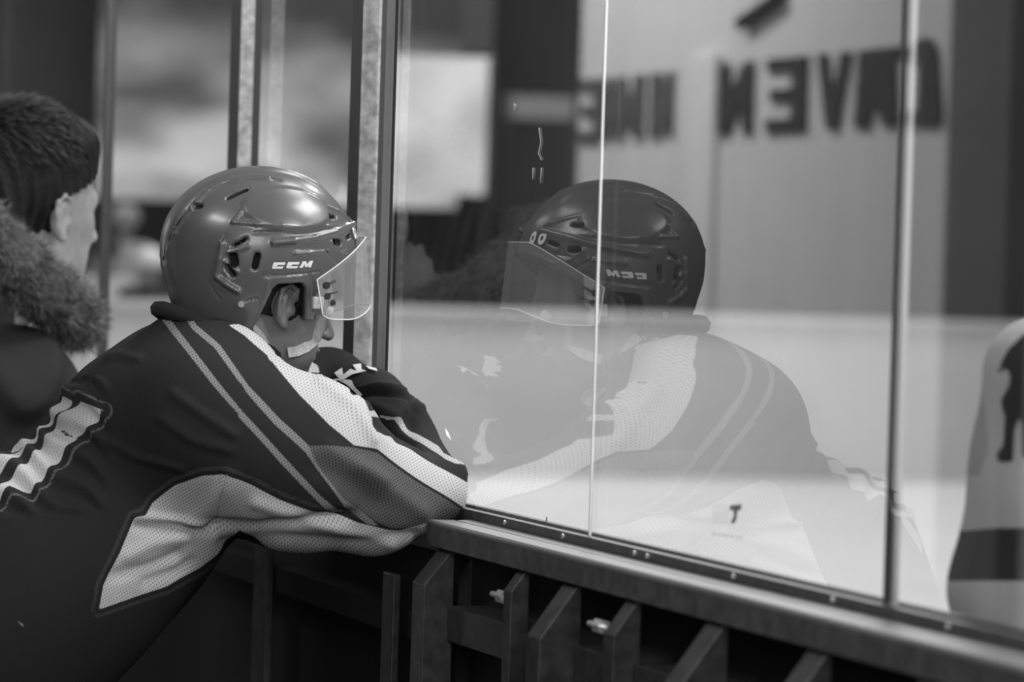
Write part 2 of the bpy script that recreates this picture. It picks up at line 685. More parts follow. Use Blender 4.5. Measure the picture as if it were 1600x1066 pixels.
MB().box((XL0 - 28, -0.02, 0.0), (XL0 - 2.44, 0.05, ZL - 0.046)).build('back_panel', m_black, ledge)
MB().box((XL0 - 28, -0.08, ZL - 0.046), (XL0 - 2.44, -0.024, ZL)).build('ledge_cap', m_ledgef, ledge)
# gate ledge further along, thinner
XG = XL0 - 0.03
gate = empty('bench_gate', (XG - 0.35, -0.04, 0))
tag(gate, 'dark bench gate in the boards behind the leaning player', 'gate')
MB().box((XG - 2.4, -0.055, ZL - 0.05), (XG, -0.024, ZL - 0.004)).build('gate_cap', m_board, gate)
MB().box((XG - 2.4, -0.03, 0.0), (XG, 0.02, ZL - 0.05)).build('gate_panel', m_black, gate)
for px0, px1 in ((395, 416), (597, 614)):
    a, b = on(1, -0.10, px0, 930), on(1, -0.10, px1, 930)
    MB().box((a[0], -0.10, 0), (b[0], -0.088, ZL - 0.09)).build('gate_stile', m_bracket, gate, bevel=0.002)
MB().box((XG - 2.3, -0.085, 0.92), (XG, -0.03, 0.96)).build('gate_rail', m_black, gate)

panel = MB().box((XL0, -0.02, 0.0), (X1, 0.05, ZL - 0.046))
panel.build('back_panel', m_black, ledge)
tag(MB().box((XL0 - 28, 0.0505, -0.22), (X1, 0.062, ZL - 0.05)).build('ice_side_facing', m_whiteb, ledge), 'white facing')


def upright(px, th, out, drop):
    """px: where the slanted head meets the lip of the ledge"""
    x = on(1, LF + 0.01, px, 880)[0]
    root = None
    y0 = LF - out
    prof = [(-0.02, ZL - 0.036), (LF + 0.010, ZL - 0.036), (y0, ZL - 0.036 - drop), (y0, 0.0), (LF + 0.014, 0.0)]
    prof[0] = (LF + 0.014, ZL - 0.036)
    up = MB().prism_x(prof, x - th, x).build('upright', m_bracket, ledge, bevel=0.0015)
    MB().box((x - th - 0.015, y0 + 0.014, 0), (x - th, y0 + 0.03, ZL - 0.20)).build('flange', m_board, up)
    return x


UP = [(706, .055, .030, .050), (824, .030, .012, .030), (906, .050, .042, .072), (1000, .035, .022, .045), (1137, .050, .045, .075), (1300, .05, .045, .075), (1480, .05, .045, .075)]
xs = [upright(*UP[i]) for i in range(7)]
for i in (0, 2, 3):
    o = MB().box((xs[i] + 0.002, LF + 0.005, ZL - 0.165), (xs[i + 1] - UP[i + 1][1] - 0.022, -0.02, ZL - 0.115)).build('cross_rail', m_board, ledge, bevel=0.002)
for i, (px, py) in enumerate([(783, 932), (935, 978)]):
    p = on(1, LF - 0.004, px, py)
    x0, x1 = on(1, LF - 0.004, px - 14, py)[0], xs[1 + 2 * i] - UP[1 + 2 * i][1] + 0.001
    MB().tube([(x0, p[1], p[2]), (x1, p[1], p[2])], 0.0040, 8).build('bolt', m_bolt, ledge)
    MB().tube([(p[0] - 0.004, p[1], p[2]), (p[0] + 0.022, p[1], p[2])], 0.0095, 6).build('nut', m_bolt, bpy.data.objects['bolt' if i == 0 else 'bolt.001'])

# ---------------- glass panes, seams and posts
XJ = [on(1, 0, px, 400)[0] for px in (1411, 941, 612, 380, 166)]
m_pane = glassy('rink_glass', 0.30, 0.97)
m_pane2 = glassy('rink_glass_back', 0.03, 1.0)
H_G = 3.4


barrier = empty('glass_barrier', (XJ[1], 0, ZL))
tag(barrier, 'tall clear rink glass barrier of several panes with aluminium posts above the ledge', 'glass barrier')


def pane(x0, x1):
    mb = MB().box((x0, -0.006, ZL - 0.01), (x1, 0.006, H_G))
    o = mb.build('glass_pane', m_pane2, barrier)
    o.data.materials.append(m_pane)
    o.data.polygons[2].material_index = 1
    return o


pane(XJ[0] + 0.003, X1)
pane(XJ[1] + 0.003, XJ[0] - 0.003)
pane(XJ[2] + 0.012, XJ[1] - 0.003)
pane(XJ[3] + 0.003, XJ[2] - 0.075)
pane(XJ[4] + 0.004, XJ[3] - 0.075)
pane(XJ[4] - 1.1, XJ[4] - 0.006)
for k_ in range(1, 6):
    pane(XJ[4] - 1.1 * (k_ + 1) + 0.006, XJ[4] - 1.1 * k_ - 0.006)
MB().box((XJ[1] - 0.002, -0.0068, ZL - 0.012), (XJ[1] + 0.002, -0.0035, H_G)).build('glass_seam', m_seam, barrier)
tag(MB().box((XJ[0] - 0.008, -0.007, ZL - 0.012), (XJ[0] + 0.001, -0.002, H_G)).build('glass_seam', m_alud, barrier), 'dark edge of the thicker seam')
tag(MB().box((XJ[0] + 0.001, -0.002, ZL - 0.012), (XJ[0] + 0.008, 0.004, H_G)).build('glass_seam', plain('grey_glass_edge', 0.5, 0.3), barrier), 'grey edge of the thicker seam')
MB().box((XJ[4] - 0.010, -0.012, ZL - 0.012), (XJ[4] + 0.003, 0.008, H_G)).build('glass_seam', plain('dim_glass_edge', 0.04, 0.3), barrier)


def post(pxs):
    """pxs: left edge, corner, right edge of the aluminium, right edge of the gasket, at row 250"""
    yf = -0.045
    xc = on(1, yf, pxs[1], 250)[0]
    xl_ = on(1, yf, pxs[0], 250)[0]
    yb = min(on(0, xc, pxs[2], 250)[1], -0.0075)
    MB().box((xl_, yf, ZL - 0.01), (xc - 0.0005, yb, H_G)).build('post_face', m_alud, barrier)  # face darkened in colour to stand for its shade
    MB().box((xc - 0.0005, yf, ZL - 0.01), (xc, yb, H_G)).build('post_side', m_alu, barrier)
    ye = max(on(0, xc, pxs[3], 250)[1], yb + 0.01)
    MB().box((xl_, yb, ZL - 0.01), (xc - 0.001, ye, H_G)).build('gasket', m_rubber, barrier)
    return xc, ye


post((544, 561, 590, 604))
post((355, 371, 392, 404))
# bright channel strip right of the nearest post
a, b = on(1, -0.004, 606, 250), on(1, -0.004, 618, 250)
MB().box((a[0] + 0.002, -0.013, ZL - 0.01), (b[0], -0.008, H_G)).build('edge_strip', plain('pale_strip', 0.35, 0.4), barrier)
MB().box((b[0] + 0.002, -0.012, ZL - 0.01), (b[0] + 0.006, -0.008, H_G)).build('strip_line', m_black, barrier)

# small faded sticker on the glass
def pane_print(name, polys, mat, parent):
    mb = MB()
    for poly in polys:
        V = [on(1, -0.0066, *q) for q in poly]
        n = len(V)
        V2 = [v + np.array([0, -0.0004, 0]) for v in V]
        tri = tessellate_polygon([[Vector((a[0], a[1], 0)) for a in poly]])
        mb.add(V + V2, [tuple(t) for t in tri] + [tuple(i + n for i in t) for t in tri] + [(i, (i + 1) % n, (i + 1) % n + n, i + n) for i in range(n)])
    return mb.build(name, mat, parent)


stk_ = pane_print('sticker', [[(1114, 789), (1138, 787), (1137, 819), (1113, 820)]], glassy('faded_sticker', 0.0, 0.96), barrier)
stk_['label'] = 'faded square sticker with a dark mark'
pane_print('sticker_print', [[(1141, 790), (1159, 788), (1158, 796), (1152, 800), (1151, 812), (1146, 819), (1142, 817), (1147, 806), (1146, 798), (1140, 797)]], glassy('sticker_mark', 0.0, 0.42), stk_)
pane_print('sticker_text', [[(1114 + 7 * k, 832 + k * .9), (1118 + 7 * k, 832 + k * .9), (1118 + 7 * k, 837 + k * .9), (1114 + 7 * k, 837 + k * .9)] for k in range(7)], glassy('sticker_text', 0.0, 0.85), stk_)

# smears on the glass
m_smear = plain('dried_smear', 0.30, 0.8)
for k, pts in enumerate([[(804, 163), (800, 172)], [(842, 200), (845, 222), (841, 240), (846, 250)], [(833, 262), (832, 280)], [(846, 262), (844, 286)], [(854, 808), (854, 815)]]):
    P = [on(1, -0.0075, *q) for q in pts]
    MB().tube(P, 0.0008 if k else 0.0016, 6).build('smear', m_smear if k < 4 else m_black, barrier, smooth=True)

# ---------------- far side of the rink
def far(px, py, d):
    return W(px, py, d)


def wall_strip(name, pts, z0, z1, mat, th=0.12, parent=None):
    mb = MB()
    n = len(pts)
    V, F = [], []
    for (x, y) in pts:
        q = np.array([x, y]) - CAM[:2]
        q = q / np.linalg.norm(q) * th
        V += [(x, y, z0), (x, y, z1), (x + q[0], y + q[1], z0), (x + q[0], y + q[1], z1)]
    for i in range(n - 1):
        a = 4 * i
        b = a + 4
        F += [(a, b, b + 1, a + 1), (a + 2, a + 3, b + 3, b + 2), (a + 1, b + 1, b + 3, a + 3), (a, a + 2, b + 2, b)]
    F += [(0, 1, 3, 2), (4 * n - 4, 4 * n - 2, 4 * n - 1, 4 * n - 3)]
    return mb.add(V, F).build(name, mat, parent)


def curve_pts(d0, d1, a=-700, b=3000, n=40):
    out = []
    for i in range(n + 1):
        px = a + (b - a) * i / n
        d = d0 + (d1 - d0) * (px - 0) / 1600.0
        p = far(px, 400 + 0.03 * (px - 800), d)
        out.append((p[0], p[1]))
    return out


fb = empty('far_boards', far(800, 600, 29.5) * np.array([1, 1, 0]))
tag(fb, 'white rink boards on the far side of the ice', 'boards')
m_ad = plain('board_band', 0.50, 0.5)
wall_strip('board_face', curve_pts(28.3, 31.0), -0.22, 1.02, m_whiteb, parent=fb)
wall_strip('cap_rail', curve_pts(28.2, 30.9), 1.02, 1.07, m_whiteb, 0.2, parent=fb)

# hazy mural wall far behind, pale on the left, dark to the right
def mural():
    m, nt, b = nodes('mural_paint')
    b.inputs['Roughness'].default_value = 0.9
    tc = nt.nodes.new('ShaderNodeTexCoord')
    mp = nt.nodes.new('ShaderNodeMapping')
    mp.inputs['Scale'].default_value = (0.5, 0.5, 1.1)
    n = nt.nodes.new('ShaderNodeTexNoise')
    n.inputs['Scale'].default_value = 1.3
    n.inputs['Detail'].default_value = 3
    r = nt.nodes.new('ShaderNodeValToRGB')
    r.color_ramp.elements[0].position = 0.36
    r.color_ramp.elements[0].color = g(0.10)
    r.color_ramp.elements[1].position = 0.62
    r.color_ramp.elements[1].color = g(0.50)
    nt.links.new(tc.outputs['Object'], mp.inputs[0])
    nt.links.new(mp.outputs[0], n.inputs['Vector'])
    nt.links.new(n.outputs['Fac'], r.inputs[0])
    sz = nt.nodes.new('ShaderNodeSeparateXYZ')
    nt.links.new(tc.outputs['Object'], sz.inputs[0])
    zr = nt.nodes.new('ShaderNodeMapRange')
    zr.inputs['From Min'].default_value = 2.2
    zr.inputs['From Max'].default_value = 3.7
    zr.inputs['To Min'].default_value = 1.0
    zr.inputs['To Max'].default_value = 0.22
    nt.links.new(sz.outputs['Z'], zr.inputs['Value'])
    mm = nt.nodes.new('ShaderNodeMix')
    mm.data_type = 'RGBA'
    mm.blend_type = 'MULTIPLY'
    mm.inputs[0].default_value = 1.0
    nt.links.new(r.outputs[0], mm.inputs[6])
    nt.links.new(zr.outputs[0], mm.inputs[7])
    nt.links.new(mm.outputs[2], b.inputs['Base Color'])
    return m


def quad_at(name, px0, px1, py0, py1, d, mat, parent=None, th=0.05):
    """upright slab facing the ice, standing at distance d"""
    a = far(px0, (py0 + py1) / 2, d)
    b = far(px1, (py0 + py1) / 2, d)
    zt_ = (far((px0 + px1) / 2, py0, d))[2]
    zb_ = (far((px0 + px1) / 2, py1, d))[2]
    o = wall_strip(name, [(a[0], a[1]), (b[0], b[1])], zb_, zt_, mat, th, parent)
    return o


m_fard = plain('far_dark_wall', 0.018, 0.9, noise=0.35, scale=1.2)
struct(wall_strip('wall_far', curve_pts(40, 42), -0.22, 9.0, m_fard, 0.2))
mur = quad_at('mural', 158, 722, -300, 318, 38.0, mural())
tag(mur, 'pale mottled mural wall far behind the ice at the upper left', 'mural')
m_ban = plain('pale_banner', 0.44, 0.8, noise=0.25, scale=1.4)
bn = quad_at('banner', 600, 768, 88, 303, 35.5, m_ban)
for q_ in (604, 764):
    e_ = far(q_, 200, 35.52)
    MB().tube([(e_[0], e_[1], -0.22), (e_[0], e_[1], far(q_, 92, 35.5)[2])], 0.03).build('banner_pole', m_fard, bn)
tag(bn, 'pale square banner beyond the ice, right of the nearest post', 'banner')
tag(quad_at('dark_hanging', 722, 772, -40, 84, 37.0, plain('mid_dark_panel', 0.03, 0.9)), 'dark panel above the pale banner beyond the ice', 'panel')
bn = quad_at('grey_hoarding', 790, 905, 150, 186, 36.0, plain('grey_far_panel', 0.13, 0.9))
for q_ in (796, 899):
    e_ = far(q_, 200, 36.02)
    MB().tube([(e_[0], e_[1], -0.22), (e_[0], e_[1], far(q_, 152, 36.0)[2])], 0.03).build('hoarding_pole', m_fard, bn)
tag(bn, 'dim grey horizontal panel beyond the ice, right of the pale banner', 'panel')

# ==================================================================== PEOPLE
def head_fn(c, R, sc_=1.0, neck=True):
    c = np.asarray(c, np.float32)
    R = np.asarray(R, np.float32)

    def f(P):
        q = (P - c) @ R / sc_
        qm = q.copy()
        qm[:, 0] = np.abs(qm[:, 0])
        d = ell(q, (0, -0.008, 0.05), (0.076, 0.098, 0.092))
        d = smin(d, ell(q, (0, 0.042, -0.01), (0.060, 0.055, 0.085)), 0.03)
        d = smin(d, ell(q, (0, 0.036, -0.06), (0.054, 0.055, 0.038)), 0.03)
        d = smin(d, ell(q, (0, 0.080, -0.086), (0.02, 0.018, 0.016)), 0.02)
        d = smin(d, cap(qm, (0, 0.092, 0.040), (0.034, 0.080, 0.036), 0.010), 0.015)
        d = smin(d, cap(qm, (0.045, 0.06, 0.0), (0.03, 0.075, -0.012), 0.014), 0.02)
        d = -smin(-d, ell(qm, (0.031, 0.104, 0.018), (0.017, 0.013, 0.011)), 0.008)
        d = smin(d, cap(q, (0, 0.094, 0.028), (0, 0.119, -0.012), 0.006, 0.0095), 0.012)
        d = smin(d, ell(qm, (0.010, 0.106, -0.016), (0.0065, 0.009, 0.006)), 0.006)
        d = smin(d, ell(q, (0, 0.097, -0.042), (0.024, 0.010, 0.006)), 0.006)
        d = smin(d, ell(q, (0, 0.094, -0.054), (0.020, 0.010, 0.007)), 0.006)
        d = np.maximum(d, -ell(q, (0, 0.108, -0.048), (0.02, 0.008, 0.0016)))
        # ears
        e = ell(qm, (0.077, -0.006, 0.000), (0.008, 0.016, 0.027))
        e = smin(e, cap(qm, (0.079, -0.002, -0.024), (0.080, 0.0, -0.028), 0.0065), 0.006)
        e = -smin(-e, ell(qm, (0.089, -0.002, 0.001), (0.009, 0.010, 0.017)), 0.003)
        rim = [(0.079, 0.010, 0.012), (0.083, 0.006, 0.026), (0.086, -0.008, 0.031), (0.087, -0.020, 0.020), (0.086, -0.020, 0.002), (0.082, -0.012, -0.018)]
        for a_, b_ in zip(rim[:-1], rim[1:]):
            e = smin(e, cap(qm, a_, b_, 0.0036), 0.003)
        e = smin(e, cap(qm, (0.084, -0.010, 0.014), (0.083, -0.008, -0.006), 0.0028), 0.003)
        e = smin(e, cap(qm, (0.079, 0.010, -0.002), (0.080, 0.009, -0.008), 0.004), 0.003)
        d = smin(d, e, 0.006)
        if neck:
            d = smin(d, cap(q, (0, -0.02, -0.05), (0, -0.055, -0.15), 0.055, 0.06), 0.03)
        return d * sc_
    return f


def rot_yaw_pitch(yaw, pitch):
    """columns: local x, y(forward), z in world; yaw 0 faces +y; pitch>0 looks down"""
    y, p = math.radians(yaw), math.radians(pitch)
    Rz = np.array([[math.cos(y), -math.sin(y), 0], [math.sin(y), math.cos(y), 0], [0, 0, 1]])
    Rx = np.array([[1, 0, 0], [0, math.cos(-p), -math.sin(-p)], [0, math.sin(-p), math.cos(-p)]])
    return Rz @ Rx


# ---------------- the leaning player
HC = W(405, 387, 5.66)
HX, HY = float(HC[0]), float(HC[1])
pl = empty('person', (HX, -0.62, 0.0))
tag(pl, 'person in grey helmet and dark striped jersey leaning on the ledge', 'person')
R_h = rot_yaw_pitch(13, 15)
earc = HC + np.array([0, 0.008, -0.084])
hf = head_fn(earc, R_h)
head = sdfobj('head', hf, earc - np.array([.11, .16, .2]), earc + np.array([.11, .17, .17]), 0.0028, m_skin, pl, 0)
# hair under the helmet
def hairf(P):
    q = (P - earc.astype(np.float32)) @ R_h.astype(np.float32)
    d = ell(q, (0, -0.012, 0.045), (0.084, 0.108, 0.099))
    keep = np.maximum(-(q[:, 2] + 0.02 + 0.0 * q[:, 1]), q[:, 1] - 0.045 + 0.25 * np.minimum(q[:, 2], 0))
    d = np.maximum(d, keep)
    qm = np.abs(q[:, 0])
    side = np.stack([qm, q[:, 1], q[:, 2]], 1)
    d = np.maximum(d, -ell(side, (0.09, -0.004, -0.002), (0.035, 0.024, 0.036)))
    d = smin(d, ell(q, (0, -0.075, -0.02), (0.06, 0.035, 0.055)), 0.02)
    n = 0.0016 * np.sin(q[:, 1] * 700 + 3 * np.sin(q[:, 2] * 90)) * np.sin(q[:, 2] * 260 + q[:, 0] * 500)
    return d + n
sdfobj('hair', hairf, earc - np.array([.11, .14, .1]), earc + np.array([.11, .14, .16]), 0.003, m_hair, pl, 0)
m_eye = plain('eye_white', 0.6, 0.2)
for s in (-1, 1):
    ec = earc + R_h @ np.array([0.031 * s, 0.088, 0.018])
    V, Q = nets(lambda P: np.linalg.norm(P - ec.astype(np.float32), axis=1) - 0.0115, ec - .015, ec + .015, 0.002)
    fastmesh('eye', V, Q, m_eye, pl)

# ---- helmet
hel = empty('helmet', HC)
hel.parent = pl
hel.matrix_parent_inverse = Matrix.Translation(-pl.location)
hel['label'] = 'glossy grey hockey helmet with a clear half visor'


def hfix(o):
    o.parent = hel
    o.matrix_parent_inverse = Matrix.Translation(-hel.location)
    return o


HCf = HC.astype(np.float32)


def hbase(P):
    q = P - HCf
    z = np.where(q[:, 2] < 0, q[:, 2] * 0.62, q[:, 2])
    # back tapers in more than the front
    q = np.stack([q[:, 0], q[:, 1], z], 1)
    d = ell(q, (0, 0, 0), (0.123, 0.1435, 0.117))
    return d


KEEP = [(.25, .014), (.142, .003), (.113, -.018), (.061, -.047), (.061, -.104), (.046, -.104), (.0425, -.056), (.036, -.049), (-.002, -.052), (-.009, -.058), (-.031, -.120),
        (-.07, -.118), (-.25, -.080), (-.25, .25), (.25, .25)]


def H3(pl_):
    """points of the photographed feature on the helmet surface, in helmet coordinates"""
    out = []
    for px, py in pl_:
        p = march(hbase, px, py)
        if p is None:
            p = W(px, py, 5.66)
        out.append(p - HC)
    return out


ridges = [  # (pixel polyline, radius m, height offset, blend)
    ([(365, 347), (400, 350), (440, 352), (480, 353), (512, 354), (546, 352)], .0035, .000),
    ([(365, 347), (378, 330), (392, 315), (412, 308), (432, 304)], .003, .000),
    ([(428, 379), (460, 376), (494, 371), (525, 362), (552, 350)], .0045, .001),
    ([(461, 396), (485, 395), (512, 393)], .0022, .0006),
    ([(347, 381), (343, 405), (338, 432), (352, 443), (372, 455)], .0045, .0),
    ([(357, 395), (372, 390), (386, 385)], .0025, .0),
    ([(262, 400), (275, 365), (300, 325), (330, 297), (375, 282), (420, 279)], .0035, .0015),
    ([(507, 322), (528, 330), (546, 343)], .003, .0),
    ([(349, 408), (361, 416), (373, 426)], .0014, .0008),
    ([(420, 437), (410, 475), (400, 505)], .0014, .0006),
    ([(518, 378), (532, 396), (546, 402), (560, 388)], .002, .0006),
]
grooves = [
    ([(258, 405), (268, 372), (290, 332), (318, 300), (370, 278), (415, 276), (437, 281)], .0028),
    ([(412, 431), (445, 430), (480, 427), (500, 424)], .0016),
    ([(485, 430), (489, 450), (490, 485)], .0018),
    ([(509, 392), (518, 402), (528, 412)], .0018),
    ([(397, 363), (417, 363), (437, 363)], .0022),
    ([(352, 366), (340, 395), (325, 440), (345, 470)], .0012),
]
vents = [  # deep slots
    ([(356, 309), (370, 302), (384, 296)], .0045),
    ([(305, 322), (313, 322)], .0045),
    ([(514, 339), (524, 338)], .0040),
    ([(524, 378), (532, 379)], .0055),
    ([(543, 372), (549, 368)], .0042),
    ([(532, 391), (543, 387)], .0024),
    ([(364, 384), (374, 379), (384, 373)], .0038),
    ([(361, 401), (365, 413)], .0060),
    ([(366, 400), (368, 412)], .0050),
    ([(355, 418), (364, 430)], .0052),
    ([(402, 400), (398, 417)], .0055),
    ([(384, 471), (402, 466)], .0026),
]
R3 = [([p for p in H3(a)], r, o) for a, r, o in ridges]
G3 = [(H3(a), r) for a, r in grooves]
V3 = [(H3(a), r) for a, r in vents]
lobe_c = H3([(455, 325)])[0]


def shellf(P):
    d = hbase(P)
    q = (P - HCf).astype(np.float64)
    m = np.abs(d) < 0.03
    qq = q[m]
    qq = np.stack([np.abs(qq[:, 0]), qq[:, 1], qq[:, 2]], 1)
    dd = d[m].astype(np.float64)
    # raised centre band from brow to nape
    band = (qq[:, 0] - 0.034)
    up = np.clip(0.5 - band / 0.008, 0, 1) * np.clip((qq[:, 2] + 0.06) / 0.03, 0, 1)
    dd = dd - 0.0035 * up * np.clip((0.10 - qq[:, 1]) / 0.02, 0, 1)
    # raised brow lobe over the temple
    l = ell(qq, lobe_c, (0.050, 0.072, 0.034))
    dd = dd - 0.0040 * np.clip(0.5 - l / 0.010, 0, 1)
    for pts, r, off in R3:
        for a, b in zip(pts[:-1], pts[1:]):
            dd = smin(dd, cap(qq, a, b, r + off * 0.5), 0.002)
    for pts, r in G3:
        for a, b in zip(pts[:-1], pts[1:]):
            dd = -smin(-dd, cap(qq, a, b, r), 0.0012)
    for pts, r in V3:
        for a, b in zip(pts[:-1], pts[1:]):
            # slot goes radially inwards
            na = np.asarray(a) / np.linalg.norm(a)
            for s in (0.0, -0.008, -0.016):
                dd = np.maximum(dd, -cap(qq, a + na * s, b + na * s, r))
    inner = d[m] + 0.013
    dd = np.maximum(dd, -inner)
    pd = poly_sdf(qq[:, 1:3], KEEP)
    dd = np.maximum(dd, pd)
    out = d.astype(np.float32).copy()
    out[~m] = np.where(out[~m] < 0, 0.02, out[~m])
    out[m] = dd
    return out


V, Q = nets(shellf, HC - np.array([.14, .165, .13]), HC + np.array([.14, .165, .13]), 0.0019)
hfix(fastmesh('shell', relax(V, Q, 1, 0.4), Q, m_shell))


def padf(P):
    d = hbase(P)
    q = P - HCf
    dd = np.maximum(d + 0.015, -(d + 0.028))
    pd = poly_sdf(q[:, 1:3].astype(np.float64), KEEP)
    return np.maximum(dd, pd + 0.002)


V, Q = nets(padf, HC - np.array([.14, .165, .13]), HC + np.array([.14, .165, .13]), 0.004)
hfix(fastmesh('padding', V, Q, m_padding))


def c6(pts):
    return [(320 + x / 6.66, 340 + y / 6.66) for x, y in pts]


logo = [c6([(715, 466), (838, 466), (828, 494), (762, 492), (742, 508), (818, 508), (805, 532), (705, 532), (697, 520), (712, 480)]),
        c6([(868, 462), (985, 462), (975, 490), (912, 488), (893, 505), (970, 505), (955, 528), (852, 528), (845, 516), (860, 475)]),
        c6([(1015, 455), (1052, 455), (1062, 485), (1090, 450), (1125, 450), (1100, 518), (1070, 518), (1082, 490), (1058, 515), (1040, 515), (1035, 485), (1015, 523), (978, 523), (1000, 490)])]
hfix(decal('logo_print', hbase, logo, m_white, None, 0.0009))
# number sticker on the brow (seen mirrored in the glass)
zc = 0.024
stk = MB()
for cx in (0.034, 0.052):
    for (r0, r1) in ((0.003, 0.0078),):
        ring = []
        n = 16
        for rr in (r0, r1):
            for k in range(n):
                a = 2 * math.pi * k / n
                x, z = cx + rr * 0.8 * math.cos(a), zc + 0.003 + rr * math.sin(a) * 1.3
                y = 0.1435 * math.sqrt(max(0, 1 - (x / .123) ** 2 - (z / .117) ** 2)) + 0.0045
                ring.append((HC[0] + x, HC[1] + y, HC[2] + z))
        stk.add(ring, [(k, (k + 1) % n, n + (k + 1) % n, n + k) for k in range(n)])
hfix(stk.build('number_print', m_white))
# screws
for px, py in ((377, 475),):
    p = march(hbase, px, py)
    n_ = grad(hbase, p)
    hfix(MB().tube([p - n_ * 0.001, p + n_ * 0.003], 0.0045, 12).build('screw', m_bolt))

# ---- visor
def vis(phi, t):
    """phi from -1 (far side) to 1 (near side); t 0 bottom .. 1 top"""
    ph = math.radians(70) * phi                      # angle from straight ahead
    a, b = 0.167, 0.138
    s = abs(phi)
    ztop = 0.020 - 0.064 * max(0, (s - 0.30) / 0.70) ** 1.25
    q_ = min(1.0, max(0.0, (s - 0.15) / 0.6))
    zbot = -0.080 - 0.021 * q_ * q_ * (3 - 2 * q_)
    # rounded rear lower corner
    if s > 0.9:
        zbot += 0.006 * ((s - 0.9) / 0.1) ** 2
    z = zbot + (ztop - zbot) * t
    f = 1.0 - 0.045 * t
    back = 0.006 * (1 - t) * s
    return HC + np.array([b * math.sin(ph) * f, a * math.cos(ph) * f + back, z])


NP, NT = 64, 14
V = [vis(-1 + 2 * i / NP, j / NT) for i in range(NP + 1) for j in range(NT + 1)]
F = [(i * (NT + 1) + j, (i + 1) * (NT + 1) + j, (i + 1) * (NT + 1) + j + 1, i * (NT + 1) + j + 1) for i in range(NP) for j in range(NT)]
vo = meshobj('visor', V, F, m_visor, None, smooth=True)
hfix(vo)
edge = [vis(-1 + 2 * i / NP, 1) for i in range(NP + 1)] + [vis(1, j / 10) for j in range(10, -1, -1)] + [vis(1 - 2 * i / NP, 0) for i in range(NP + 1)] + [vis(-1, j / 10) for j in range(11)]
hfix(MB().tube(edge, 0.0011, 6).build('visor_rim', m_vedge, smooth=True))


def vfn(P):
    q = (P - HCf)
    return (np.sqrt((q[:, 0] / 0.135) ** 2 + (q[:, 1] / 0.163) ** 2) - 1) * 0.14


for px, py, r in ((510, 446, .0062), (511, 463, .0060), (519, 474, .0062)):
    p = march(vfn, px, py)
    n_ = grad(vfn, p)
    hfix(MB().tube([p - n_ * 0.004, p + n_ * 0.0025], r * .82, 14).build('visor_screw', m_rubber))
for a, b in (((514, 443), (524, 439)), ((516, 459), (527, 456))):
    p, q_ = march(vfn, *a), march(vfn, *b)
    hfix(MB().tube([p, q_], 0.0016, 6).build('visor_slot', m_rubber))
# small RO print
def c7(pts):
    return [(480 + x / 7.614, 360 + y / 7.614) for x, y in pts]
ro = [c7([(300, 795), (312, 795), (312, 830), (300, 830)]), c7([(312, 795), (335, 795), (335, 815), (312, 815)]), c7([(318, 815), (326, 815), (340, 832), (330, 832)]),
      c7([(345, 780), (372, 780), (372, 790), (345, 790)]), c7([(345, 802), (372, 802), (372, 812), (345, 812)]), c7([(345, 790), (353, 790), (353, 802), (345, 802)]), c7([(364, 790), (372, 790), (372, 802), (364, 802)])]
hfix(decal('visor_print', vfn, ro, m_black, None, 0.001))
# chin strap
sp = []
for px, py, dp in ((497, 468, float((march(vfn, 497, 468) - CAM) @ _v) + 0.004), (501, 492, 0), (497, 514, 0), (492, 532, 0), (478, 543, 0), (464, 549, 0), (450, 551, 0)):
    if dp == 0:
        q0 = march(hf, px, py)
        dp = float((q0 - CAM) @ _v) - 0.006 if q0 is not None else 5.6
    sp.append(W(px, py, dp - 0.0))
V, F = [], []
for i, p in enumerate(sp):
    t = sp[min(i + 1, len(sp) - 1)] - sp[max(i - 1, 0)]
    t /= np.linalg.norm(t)
    sd = np.cross(t, _v)
    sd /= np.linalg.norm(sd)
    for k in (-1, 1):
        for e in (0, 1):
            V.append(p + sd * k * 0.0075 + _v * e * 0.002)
for i in range(len(sp) - 1):
    a = 4 * i
    b = a + 4
    F += [(a, b, b + 2, a + 2), (a + 1, a + 3, b + 3, b + 1), (a, a + 1, b + 1, b), (a + 2, b + 2, b + 3, a + 3)]
hfix(meshobj('chin_strap', V, F, m_strap, None, smooth=False))
p = sp[0] + np.array([0, 0, -.006])
hfix(MB().box(p - np.array([.006, .008, .008]), p + np.array([.004, .008, .010])).build('strap_clip', m_strap, bevel=0.002))

# ---- jersey of the leaning player
def px3(px, py, d):
    return W(px, py, d).astype(np.float32)


JP = []   # (kind, args..., k)
def L3(px, py, dx):
    """pixel position at a sideways offset dx from the middle of the body"""
    p = on(0, HX + dx, px, py)
    return p.astype(np.float32)


S_R = L3(338, 662, .21)
S_M = L3(470, 730, .22)
S_N = L3(585, 772, .20)
E_R = L3(680, 766, .155)
F_A = L3(643, 712, .02)
F_B = L3(598, 668, -.13)
L_S = np.array([HX - .23, -.37, 1.22], np.float32)
L_E = L3(510, 606, -.24)
L_F = L3(582, 632, -.10)
L_G = L3(625, 655, .01)


